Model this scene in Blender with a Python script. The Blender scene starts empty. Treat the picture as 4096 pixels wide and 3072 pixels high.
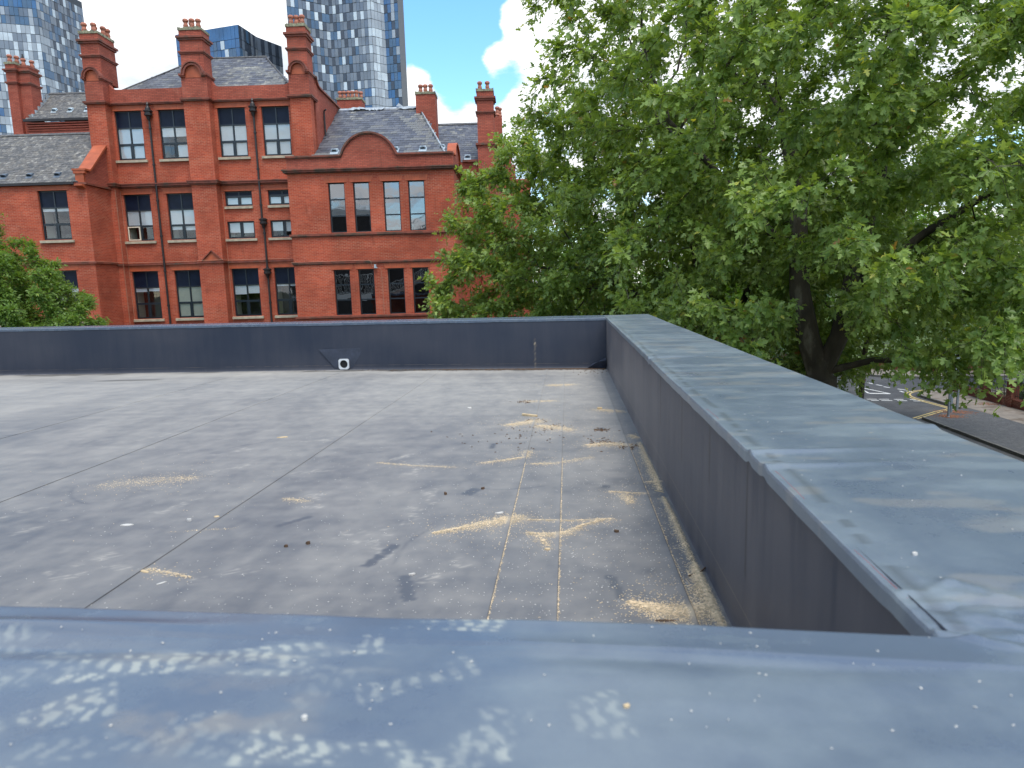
import bpy, bmesh, math, random
import numpy as np
from mathutils import Vector, Matrix, kdtree

random.seed(7); RNG = np.random.default_rng(7)
SC = bpy.context.scene
COL = SC.collection
R = math.radians

# ------------------------------------------------------------------ camera
CAMZ = 7.0
cam = bpy.data.cameras.new('camera'); cam_o = bpy.data.objects.new('camera', cam); COL.objects.link(cam_o)
right = Vector((0.99618989, 0.08251824, -0.02822148)); up = Vector((0.01562991, 0.14943084, 0.98864864)); fwd = Vector((-0.0857987, 0.98532287, -0.14757174))
M = Matrix((right, up, -fwd)).transposed().to_4x4(); M.translation = Vector((0, 0, CAMZ))
cam_o.matrix_world = M
cam.sensor_width = 36; cam.lens = 36 * 2650 / 4096; cam.clip_start = .05; cam.clip_end = 9000
cam.dof.use_dof = True; cam.dof.focus_distance = 14; cam.dof.aperture_fstop = 6.0
SC.camera = cam_o

# ------------------------------------------------------------------ world
W = bpy.data.worlds.new('World'); SC.world = W; W.use_nodes = True
nt = W.node_tree; nt.nodes.clear()
SUN_EL, SUN_AZ = 64, 150          # degrees; azimuth clockwise from +Y
def N(tree, typ, **kw):
    n = tree.nodes.new(typ)
    for k, v in kw.items():
        if k.startswith('i_'):
            n.inputs[k[2:].replace('_', ' ')].default_value = v
        else: setattr(n, k, v)
    return n
def L(tree, a, b): tree.links.new(a, b)
def math_n(t, op, a, b=None, c=None, clamp=False):
    n = t.nodes.new('ShaderNodeMath'); n.operation = op; n.use_clamp = clamp
    for i, v in enumerate((a, b, c)):
        if v is None: continue
        if isinstance(v, (int, float)): n.inputs[i].default_value = v
        else: t.links.new(v, n.inputs[i])
    return n.outputs[0]
sky = N(nt, 'ShaderNodeTexSky', sky_type='NISHITA'); sky.sun_disc = False
sky.sun_elevation = R(SUN_EL); sky.sun_rotation = R(SUN_AZ); sky.air_density = 1.0; sky.dust_density = .3; sky.ozone_density = 2.0
tc = N(nt, 'ShaderNodeTexCoord')
sep = N(nt, 'ShaderNodeSeparateXYZ'); L(nt, tc.outputs['Generated'], sep.inputs[0])
den = math_n(nt, 'ADD', math_n(nt, 'MAXIMUM', sep.outputs[2], 0.0), .22)
cx = math_n(nt, 'DIVIDE', sep.outputs[0], den); cy = math_n(nt, 'DIVIDE', sep.outputs[1], den)
cmb = N(nt, 'ShaderNodeCombineXYZ'); L(nt, cx, cmb.inputs[0]); L(nt, cy, cmb.inputs[1])
n1 = N(nt, 'ShaderNodeTexNoise', noise_dimensions='3D'); n1.inputs['Scale'].default_value = 1.5; n1.inputs['Detail'].default_value = 9; n1.inputs['Roughness'].default_value = .56
n1.inputs['Distortion'].default_value = .25
L(nt, cmb.outputs[0], n1.inputs['Vector'])
n2 = N(nt, 'ShaderNodeTexNoise'); n2.inputs['Scale'].default_value = 3.1; n2.inputs['Detail'].default_value = 6; n2.inputs['Roughness'].default_value = .55
mp = N(nt, 'ShaderNodeMapping'); mp.inputs['Location'].default_value = (3.3, 7.1, 2.2); L(nt, cmb.outputs[0], mp.inputs[0]); L(nt, mp.outputs[0], n2.inputs['Vector'])
n4 = N(nt, 'ShaderNodeTexNoise'); n4.inputs['Scale'].default_value = 9; n4.inputs['Detail'].default_value = 6; n4.inputs['Roughness'].default_value = .65; L(nt, cmb.outputs[0], n4.inputs['Vector'])
acc = math_n(nt, 'ADD', math_n(nt, 'ADD', n1.outputs[0], .095), math_n(nt, 'MULTIPLY_ADD', n4.outputs[0], .34, -.17))
def blob(az, el_tan, rad_deg, amp):
    global acc
    d = Vector((math.sin(R(az)), math.cos(R(az)), el_tan)).normalized()
    vm = N(nt, 'ShaderNodeVectorMath', operation='DISTANCE'); L(nt, tc.outputs['Generated'], vm.inputs[0]); vm.inputs[1].default_value = d
    m = N(nt, 'ShaderNodeMapRange', interpolation_type='SMOOTHSTEP'); m.inputs['From Min'].default_value = 2 * math.sin(R(rad_deg) / 2); m.inputs['From Max'].default_value = 0
    m.inputs['To Min'].default_value = 0; m.inputs['To Max'].default_value = amp
    L(nt, vm.outputs['Value'], m.inputs['Value'])
    acc = math_n(nt, 'ADD', acc, m.outputs[0])
# where the blue gap and the white cumulus stand in the sky
for b in ((-10, .36, 9.5, -.36), (-9, .52, 12, -.3), (-22, .375, 2.6, -.16), (-1, .345, 5, .30), (-3.2, .37, 3.4, .42), (-5.8, .32, 1.9, .34), (-12.3, .29, 2.2, .40), (-11.3, .245, 2.8, .36),
          (-6.5, .215, 3.6, .34), (-3.5, .25, 2.2, .2), (-7.6, .235, 2.2, .2), (-30, .33, 11, .16), (-24, .36, 4, .14), (12, .3, 16, .2), (-16, .15, 10, .2), (30, .3, 14, .15)):
    blob(*b)
mask = N(nt, 'ShaderNodeMapRange', interpolation_type='SMOOTHSTEP'); mask.inputs['From Min'].default_value = .50; mask.inputs['From Max'].default_value = .66
L(nt, acc, mask.inputs['Value'])
shade = N(nt, 'ShaderNodeMapRange', interpolation_type='SMOOTHSTEP'); shade.inputs['From Min'].default_value = .42; shade.inputs['From Max'].default_value = .68
shade.inputs['To Min'].default_value = 1.0; shade.inputs['To Max'].default_value = 0.0
L(nt, n2.outputs[0], shade.inputs['Value'])
cc = N(nt, 'ShaderNodeMix', data_type='RGBA'); cc.inputs['A'].default_value = (.40, .44, .50, 1); cc.inputs['B'].default_value = (.74, .755, .77, 1)
L(nt, shade.outputs[0], cc.inputs['Factor'])
bs = N(nt, 'ShaderNodeBackground'); bs.inputs['Strength'].default_value = .15
hs = N(nt, 'ShaderNodeHueSaturation'); hs.inputs['Saturation'].default_value = 1.2; hs.inputs['Value'].default_value = 1.12; hs.inputs['Hue'].default_value = .49; L(nt, sky.outputs[0], hs.inputs['Color'])
L(nt, hs.outputs[0], bs.inputs[0])
bc = N(nt, 'ShaderNodeBackground'); bc.inputs['Strength'].default_value = 1.0; L(nt, cc.outputs['Result'], bc.inputs[0])
ms = N(nt, 'ShaderNodeMixShader'); L(nt, mask.outputs[0], ms.inputs[0]); L(nt, bs.outputs[0], ms.inputs[1]); L(nt, bc.outputs[0], ms.inputs[2])
wo = N(nt, 'ShaderNodeOutputWorld'); L(nt, ms.outputs[0], wo.inputs[0])
W.cycles.sampling_method = 'MANUAL'; W.cycles.sample_map_resolution = 512

sun = bpy.data.lights.new('sun', 'SUN'); sun.energy = 1.5; sun.angle = R(26); sun.color = (1, .95, .88)
sun_o = bpy.data.objects.new('sun', sun); COL.objects.link(sun_o)
sd = Vector((math.sin(R(SUN_AZ)) * math.cos(R(SUN_EL)), math.cos(R(SUN_AZ)) * math.cos(R(SUN_EL)), math.sin(R(SUN_EL))))
sun_o.rotation_euler = sd.to_track_quat('Z', 'Y').to_euler()
SC.view_settings.view_transform = 'Standard'; SC.view_settings.look = 'None'; SC.view_settings.gamma = 1; SC.view_settings.exposure = 1.0
SC.view_settings.use_curve_mapping = False
SC.cycles.max_bounces = 7; SC.cycles.transparent_max_bounces = 10; SC.cycles.caustics_reflective = False; SC.cycles.caustics_refractive = False
SC.cycles.sample_clamp_indirect = 6

# ------------------------------------------------------------------ materials
def pmat(name, base, rough=.7, var=.18, scale=4, bump=0, bscale=40, spec=.5, metal=0, col2=None, c2scale=2, c2lo=.5, c2hi=.65, trans=0, alpha=None, stretch=(1, 1, 1)):
    m = bpy.data.materials.new(name); m.use_nodes = True; t = m.node_tree
    p = t.nodes['Principled BSDF']; p.inputs['Roughness'].default_value = rough; p.inputs['Specular IOR Level'].default_value = spec; p.inputs['Metallic'].default_value = metal
    co = N(t, 'ShaderNodeTexCoord'); mpn = N(t, 'ShaderNodeMapping'); mpn.inputs['Scale'].default_value = stretch; L(t, co.outputs['Object'], mpn.inputs[0])
    nz = N(t, 'ShaderNodeTexNoise'); nz.inputs['Scale'].default_value = scale; nz.inputs['Detail'].default_value = 6; L(t, mpn.outputs[0], nz.inputs['Vector'])
    mr = N(t, 'ShaderNodeMapRange'); mr.inputs['From Min'].default_value = .3; mr.inputs['From Max'].default_value = .7; mr.inputs['To Min'].default_value = 1 - var; mr.inputs['To Max'].default_value = 1 + var
    L(t, nz.outputs[0], mr.inputs['Value'])
    src = None
    if col2:
        n3 = N(t, 'ShaderNodeTexNoise'); n3.inputs['Scale'].default_value = c2scale; n3.inputs['Detail'].default_value = 8; n3.inputs['Roughness'].default_value = .65
        L(t, mpn.outputs[0], n3.inputs['Vector'])
        m3 = N(t, 'ShaderNodeMapRange'); m3.inputs['From Min'].default_value = c2lo; m3.inputs['From Max'].default_value = c2hi; L(t, n3.outputs[0], m3.inputs['Value'])
        mx = N(t, 'ShaderNodeMix', data_type='RGBA'); mx.inputs['A'].default_value = (*base, 1); mx.inputs['B'].default_value = (*col2, 1); L(t, m3.outputs[0], mx.inputs['Factor']); src = mx.outputs['Result']
    vm = N(t, 'ShaderNodeVectorMath', operation='SCALE'); L(t, mr.outputs[0], vm.inputs['Scale'])
    if src: L(t, src, vm.inputs[0])
    else: vm.inputs[0].default_value = base
    L(t, vm.outputs[0], p.inputs['Base Color'])
    if bump:
        nb = N(t, 'ShaderNodeTexNoise'); nb.inputs['Scale'].default_value = bscale; nb.inputs['Detail'].default_value = 5; L(t, mpn.outputs[0], nb.inputs['Vector'])
        b = N(t, 'ShaderNodeBump'); b.inputs['Strength'].default_value = bump; b.inputs['Distance'].default_value = .02; L(t, nb.outputs[0], b.inputs['Height']); L(t, b.outputs[0], p.inputs['Normal'])
    return m

def brick_mat(name, c1, c2, mortar, bw=.235, rh=.075, ms_=.011, dirty=.3, pale=.25):
    m = bpy.data.materials.new(name); m.use_nodes = True; t = m.node_tree; p = t.nodes['Principled BSDF']; p.inputs['Roughness'].default_value = .85; p.inputs['Specular IOR Level'].default_value = .2
    uv = N(t, 'ShaderNodeTexCoord')
    br = N(t, 'ShaderNodeTexBrick'); L(t, uv.outputs['UV'], br.inputs['Vector']); br.inputs['Scale'].default_value = 1
    br.inputs['Brick Width'].default_value = bw; br.inputs['Row Height'].default_value = rh; br.inputs['Mortar Size'].default_value = ms_; br.inputs['Mortar Smooth'].default_value = .2
    br.inputs['Color1'].default_value = (*c1, 1); br.inputs['Color2'].default_value = (*c2, 1); br.inputs['Mortar'].default_value = (*mortar, 1); br.inputs['Bias'].default_value = -.1
    nz = N(t, 'ShaderNodeTexNoise'); nz.inputs['Scale'].default_value = .55; nz.inputs['Detail'].default_value = 9; nz.inputs['Roughness'].default_value = .6; L(t, uv.outputs['Object'], nz.inputs['Vector'])
    mr = N(t, 'ShaderNodeMapRange'); mr.inputs['From Min'].default_value = .3; mr.inputs['From Max'].default_value = .7; mr.inputs['To Min'].default_value = 1 - dirty; mr.inputs['To Max'].default_value = 1 + dirty
    L(t, nz.outputs[0], mr.inputs['Value'])
    vm = N(t, 'ShaderNodeVectorMath', operation='SCALE'); L(t, mr.outputs[0], vm.inputs['Scale'])
    nl = N(t, 'ShaderNodeTexNoise'); nl.inputs['Scale'].default_value = 1.7; nl.inputs['Detail'].default_value = 10; nl.inputs['Roughness'].default_value = .75; L(t, uv.outputs['Object'], nl.inputs['Vector'])
    ml = N(t, 'ShaderNodeMapRange'); ml.inputs['From Min'].default_value = .56; ml.inputs['From Max'].default_value = .80; ml.inputs['To Max'].default_value = .45; L(t, nl.outputs[0], ml.inputs['Value'])
    mxl = N(t, 'ShaderNodeMix', data_type='RGBA'); L(t, ml.outputs[0], mxl.inputs['Factor']); L(t, br.outputs[0], mxl.inputs['A']); mxl.inputs['B'].default_value = (.52, .24, .17, 1); L(t, mxl.outputs['Result'], vm.inputs[0])
    # courses replaced or repointed: bands of paler joints
    mpp = N(t, 'ShaderNodeMapping'); mpp.inputs['Scale'].default_value = (.5, .5, 1.6); L(t, uv.outputs['Object'], mpp.inputs[0])
    nq = N(t, 'ShaderNodeTexNoise'); nq.inputs['Scale'].default_value = 1.1; nq.inputs['Detail'].default_value = 3; L(t, mpp.outputs[0], nq.inputs['Vector'])
    mq = N(t, 'ShaderNodeMapRange'); mq.inputs['From Min'].default_value = .52; mq.inputs['From Max'].default_value = .6; mq.inputs['To Max'].default_value = pale; L(t, nq.outputs[0], mq.inputs['Value'])
    fm = math_n(t, 'MULTIPLY', br.outputs['Fac'], mq.outputs[0])
    mx = N(t, 'ShaderNodeMix', data_type='RGBA'); L(t, fm, mx.inputs['Factor']); L(t, vm.outputs[0], mx.inputs['A']); mx.inputs['B'].default_value = (.62, .36, .24, 1)
    # lime and soot runs
    ns = N(t, 'ShaderNodeTexNoise'); ns.inputs['Scale'].default_value = 2.2; ns.inputs['Detail'].default_value = 8
    mps = N(t, 'ShaderNodeMapping'); mps.inputs['Scale'].default_value = (1.6, 1.6, .35); L(t, uv.outputs['Object'], mps.inputs[0]); L(t, mps.outputs[0], ns.inputs['Vector'])
    m4 = N(t, 'ShaderNodeMapRange'); m4.inputs['From Min'].default_value = .62; m4.inputs['From Max'].default_value = .8; m4.inputs['To Max'].default_value = .5; L(t, ns.outputs[0], m4.inputs['Value'])
    mx2 = N(t, 'ShaderNodeMix', data_type='RGBA'); L(t, m4.outputs[0], mx2.inputs['Factor']); L(t, mx.outputs['Result'], mx2.inputs['A']); mx2.inputs['B'].default_value = (.09, .035, .025, 1)
    L(t, mx2.outputs['Result'], p.inputs['Base Color'])
    b = N(t, 'ShaderNodeBump'); b.inputs['Strength'].default_value = .5; b.inputs['Distance'].default_value = .012; b.invert = True; L(t, br.outputs['Fac'], b.inputs['Height']); L(t, b.outputs[0], p.inputs['Normal'])
    return m

def glass_mat(name, tint, add, mult=1.5, rough=.01):
    m = bpy.data.materials.new(name); m.use_nodes = True; t = m.node_tree; t.nodes.clear()
    tr = N(t, 'ShaderNodeBsdfTransparent'); tr.inputs[0].default_value = (*tint, 1)
    gl = N(t, 'ShaderNodeBsdfGlossy'); gl.inputs['Roughness'].default_value = rough; gl.inputs[0].default_value = (.95, .97, 1, 1)
    nz = N(t, 'ShaderNodeTexNoise'); nz.inputs['Scale'].default_value = 1.3; co = N(t, 'ShaderNodeTexCoord'); L(t, co.outputs['Object'], nz.inputs['Vector'])
    bp = N(t, 'ShaderNodeBump'); bp.inputs['Strength'].default_value = .25; bp.inputs['Distance'].default_value = .01; L(t, nz.outputs[0], bp.inputs['Height']); L(t, bp.outputs[0], gl.inputs['Normal'])
    fr = N(t, 'ShaderNodeFresnel'); fr.inputs['IOR'].default_value = 1.5
    f = math_n(t, 'MULTIPLY_ADD', fr.outputs[0], mult, add, clamp=True)
    mx = N(t, 'ShaderNodeMixShader'); L(t, f, mx.inputs[0]); L(t, tr.outputs[0], mx.inputs[1]); L(t, gl.outputs[0], mx.inputs[2])
    o = N(t, 'ShaderNodeOutputMaterial'); L(t, mx.outputs[0], o.inputs[0])
    return m

def leaf_mat(name, c_dark, c_light, trans=.35, spec=.35):
    m = bpy.data.materials.new(name); m.use_nodes = True; t = m.node_tree; p = t.nodes['Principled BSDF']
    at = N(t, 'ShaderNodeAttribute', attribute_name='tint')
    rp = N(t, 'ShaderNodeValToRGB'); e = rp.color_ramp.elements
    e[0].position = 0; e[0].color = (*c_dark, 1); e[1].position = 1; e[1].color = (.30, .17, .05, 1)
    x = e.new(.6); x.color = (*[(a + b) / 2 for a, b in zip(c_dark, c_light)], 1); x = e.new(.93); x.color = (*c_light, 1); x = e.new(.985); x.color = (c_light[0] * 1.6, c_light[1] * 1.2, c_light[2], 1)
    L(t, at.outputs['Fac'], rp.inputs[0])
    ge = N(t, 'ShaderNodeNewGeometry')
    mx = N(t, 'ShaderNodeMix', data_type='RGBA'); L(t, math_n(t, 'MULTIPLY', ge.outputs['Backfacing'], .45), mx.inputs['Factor']); L(t, rp.outputs[0], mx.inputs['A']); mx.inputs['B'].default_value = (c_light[0] * 1.35, c_light[1] * 1.2, c_light[2] * 1.9, 1)
    L(t, mx.outputs['Result'], p.inputs['Base Color']); p.inputs['Roughness'].default_value = .42; p.inputs['Specular IOR Level'].default_value = spec
    tl = N(t, 'ShaderNodeBsdfTranslucent'); sc = N(t, 'ShaderNodeVectorMath', operation='MULTIPLY'); L(t, rp.outputs[0], sc.inputs[0]); sc.inputs[1].default_value = (1.7, 1.6, .6); L(t, sc.outputs[0], tl.inputs[0])
    ms2 = N(t, 'ShaderNodeMixShader'); ms2.inputs[0].default_value = trans; L(t, p.outputs[0], ms2.inputs[1]); L(t, tl.outputs[0], ms2.inputs[2])
    L(t, ms2.outputs[0], t.nodes['Material Output'].inputs[0])
    return m

def membrane_mat(name, clean, dust, rough_clean=.36, rough_dust=.75, streak=(1, 1, 1), grain=.5, spec=.55):
    """rubber roofing membrane; the 'dust' attribute holds its dirt, plus reflected light painted on the right upstand"""
    m = bpy.data.materials.new(name); m.use_nodes = True; t = m.node_tree; p = t.nodes['Principled BSDF']
    at = N(t, 'ShaderNodeAttribute', attribute_name='dust')
    sp = N(t, 'ShaderNodeSeparateColor'); L(t, at.outputs['Color'], sp.inputs[0])
    co = N(t, 'ShaderNodeTexCoord'); mpn = N(t, 'ShaderNodeMapping'); mpn.inputs['Scale'].default_value = streak; L(t, co.outputs['Object'], mpn.inputs[0])
    nz = N(t, 'ShaderNodeTexNoise'); nz.inputs['Scale'].default_value = 9; nz.inputs['Detail'].default_value = 9; nz.inputs['Roughness'].default_value = .7; L(t, mpn.outputs[0], nz.inputs['Vector'])
    g = math_n(t, 'MULTIPLY_ADD', math_n(t, 'SUBTRACT', nz.outputs[0], .5), grain, sp.outputs[0], clamp=True)
    mx = N(t, 'ShaderNodeMix', data_type='RGBA'); L(t, g, mx.inputs['Factor']); mx.inputs['A'].default_value = (*clean, 1); mx.inputs['B'].default_value = (*dust, 1)
    m2 = N(t, 'ShaderNodeMix', data_type='RGBA'); L(t, sp.outputs[1], m2.inputs['Factor']); L(t, mx.outputs['Result'], m2.inputs['A']); m2.inputs['B'].default_value = (.60, .48, .31, 1)   # sawdust / dried mud
    m3 = N(t, 'ShaderNodeMix', data_type='RGBA'); L(t, sp.outputs[2], m3.inputs['Factor']); L(t, m2.outputs['Result'], m3.inputs['A']); m3.inputs['B'].default_value = (.022, .020, .018, 1)   # wet grime
    L(t, m3.outputs['Result'], p.inputs['Base Color'])
    rr = N(t, 'ShaderNodeMapRange'); rr.inputs['To Min'].default_value = rough_clean; rr.inputs['To Max'].default_value = rough_dust; L(t, g, rr.inputs['Value']); L(t, rr.outputs[0], p.inputs['Roughness'])
    p.inputs['Specular IOR Level'].default_value = spec
    n2_ = N(t, 'ShaderNodeTexNoise'); n2_.inputs['Scale'].default_value = 3.5; n2_.inputs['Detail'].default_value = 3; L(t, mpn.outputs[0], n2_.inputs['Vector'])
    n3_ = N(t, 'ShaderNodeTexNoise'); n3_.inputs['Scale'].default_value = 260; L(t, co.outputs['Object'], n3_.inputs['Vector'])
    b1 = N(t, 'ShaderNodeBump'); b1.inputs['Strength'].default_value = .35; b1.inputs['Distance'].default_value = .02; L(t, n2_.outputs[0], b1.inputs['Height'])
    b2 = N(t, 'ShaderNodeBump'); b2.inputs['Strength'].default_value = .25; b2.inputs['Distance'].default_value = .001; L(t, n3_.outputs[0], b2.inputs['Height']); L(t, b1.outputs[0], b2.inputs['Normal'])
    L(t, b2.outputs[0], p.inputs['Normal'])
    return m

MT = {}
MT['brick'] = brick_mat('red_pressed_brick', (.46, .088, .042), (.33, .056, .030), (.42, .15, .095))
MT['brick_up'] = brick_mat('weathered_red_brick', (.45, .115, .072), (.34, .080, .050), (.19, .065, .05), dirty=.22, pale=.1)
MT['terracotta'] = pmat('terracotta_dressing', (.40, .088, .032), .6, .2, 3, .2, 30)
MT['course'] = pmat('moulded_brick_course', (.22, .058, .034), .7, .3, 3, .3, 30, col2=(.085, .055, .035), c2scale=1.2)
MT['stone'] = pmat('stone_sill', (.42, .36, .26), .8, .2, 5, .2, 60)
MT['slate'] = [pmat('roof_slate_%s' % k, c, .5, .3, 9, .2, 50, col2=c2, c2scale=3, c2lo=lo, c2hi=lo + .16) for k, c, c2, lo in
               (('blue', (.085, .092, .115), (.16, .165, .17), .6), ('grey', (.115, .12, .135), (.2, .2, .19), .56), ('dark', (.066, .07, .085), (.13, .13, .13), .6), ('lichen', (.14, .142, .14), (.30, .29, .25), .5))]
MT['slate_old'] = [pmat('lichened_slate_%s' % k, c, .8, .3, 9, .3, 50, col2=c2, c2scale=5, c2lo=.5, c2hi=.62) for k, c, c2 in
               (('grey', (.105, .103, .102), (.18, .172, .16)), ('brown', (.12, .113, .105), (.22, .205, .18)), ('dark', (.085, .085, .088), (.15, .145, .135)), ('pale', (.13, .125, .12), (.29, .275, .245)))]
MT['lead'] = pmat('lead_flashing', (.36, .40, .43), .5, .25, 4, .3, 12, metal=.2)
MT['frame'] = pmat('dark_window_frame', (.012, .02, .028), .35, .1)
MT['panel'] = pmat('black_glazed_panel', (.008, .013, .028), .3, .2, spec=.15)
MT['iron'] = pmat('black_cast_iron', (.018, .014, .014), .45, .3, 8)
MT['blind'] = pmat('white_roller_blind', (.90, .92, .91), .8, .03)
MT['blind_cream'] = pmat('cream_roller_blind', (.60, .60, .48), .8, .05)
MT['inside'] = pmat('room_interior', (.05, .045, .04), .9, .3, 2)
MT['cable'] = pmat('pinkish_cable', (.50, .27, .18), .7, .1)
MT['cream'] = pmat('cream_paint', (.70, .62, .48), .6, .08)
MT['glass'] = glass_mat('window_glass', (.99, 1, 1), .015, .7)
MT['glass_r'] = glass_mat('reflective_window_glass', (.30, .34, .38), .16, 1.4)
MT['pot'] = pmat('terracotta_pot', (.40, .15, .095), .75, .3, 6)
MT['lichen'] = pmat('lichen_mortar', (.27, .26, .17), .9, .4, 9, .8, 25, col2=(.12, .11, .09), c2scale=6)
MT['vent'] = pmat('grey_vent_cowl', (.42, .50, .55), .5, .1)
MT['vent_dark'] = pmat('dark_vent_cowl', (.10, .13, .17), .5, .1)
MT['asphalt'] = pmat('road_asphalt', (.055, .056, .06), .9, .25, 1.2, .5, 120, col2=(.075, .074, .074), c2scale=.35)
MT['asphalt_path'] = pmat('pavement_asphalt', (.075, .076, .08), .9, .3, 14, .6, 120, col2=(.10, .10, .10), c2scale=3)
MT['concrete'] = pmat('pavement_concrete', (.21, .18, .15), .9, .2, 3, .4, 90, col2=(.12, .09, .065), c2scale=1.2)
MT['kerb'] = pmat('kerb_stone', (.12, .115, .105), .85, .3, 4, .3, 60)
MT['white_line'] = pmat('white_road_paint', (.55, .55, .53), .8, .2, 12)
MT['yellow_line'] = pmat('yellow_road_paint', (.50, .38, .14), .8, .25, 10)
MT['steel'] = pmat('galvanised_steel', (.20, .23, .255), .5, .15, 8, metal=.3)
MT['sign_back'] = pmat('sign_back_grey', (.40, .48, .53), .5, .06)
MT['grass'] = pmat('park_grass', (.09, .145, .035), .95, .3, 1.0, .6, 40, col2=(.14, .185, .05), c2scale=.3)
MT['soil'] = pmat('ground_soil', (.075, .075, .045), .95, .4, .4, .5, 20, col2=(.06, .085, .03), c2scale=.2)
MT['bark'] = pmat('plane_bark', (.060, .048, .036), .95, .45, 3, .9, 14, col2=(.12, .105, .08), c2scale=2.2, c2lo=.55, c2hi=.62, stretch=(1, 1, .35))
MT['leaf'] = leaf_mat('plane_leaf', (.078, .155, .026), (.36, .48, .125), .38, .45)
MT['leaf_ash'] = leaf_mat('ash_leaf', (.095, .18, .035), (.22, .34, .07), .4)
MT['leaf_bg'] = leaf_mat('park_tree_leaf', (.06, .135, .016), (.14, .25, .03), .4)
MT['leaf_dark'] = leaf_mat('shrub_leaf', (.025, .06, .018), (.06, .12, .035), .25)
MT['boundary_brick'] = brick_mat('boundary_brick', (.15, .038, .024), (.10, .028, .02), (.08, .05, .04), dirty=.4)  # tree shade put into the colour: brick darkened throughout
MT['sawdust'] = pmat('sawdust_chip', (.66, .52, .34), .9, .35, 60)
MT['wood'] = pmat('raw_wood', (.58, .44, .26), .8, .2, 30)
MT['bark_chip'] = pmat('bark_debris', (.10, .06, .035), .9, .4, 60)
MT['pebble'] = pmat('pale_pebble', (.55, .53, .49), .8, .2, 40)
MT['plastic'] = pmat('white_plastic_outlet', (.62, .64, .65), .4, .05)
MT['black'] = pmat('black_void', (.006, .006, .007), .8, .1)  # shade inside small openings, put into a flat black
MT['patch'] = pmat('membrane_patch', (.036, .044, .066), .5, .25, 9, .4, 12)
MT['red_thread'] = pmat('red_scrim_thread', (.35, .06, .06), .8, .2, 50)

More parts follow.
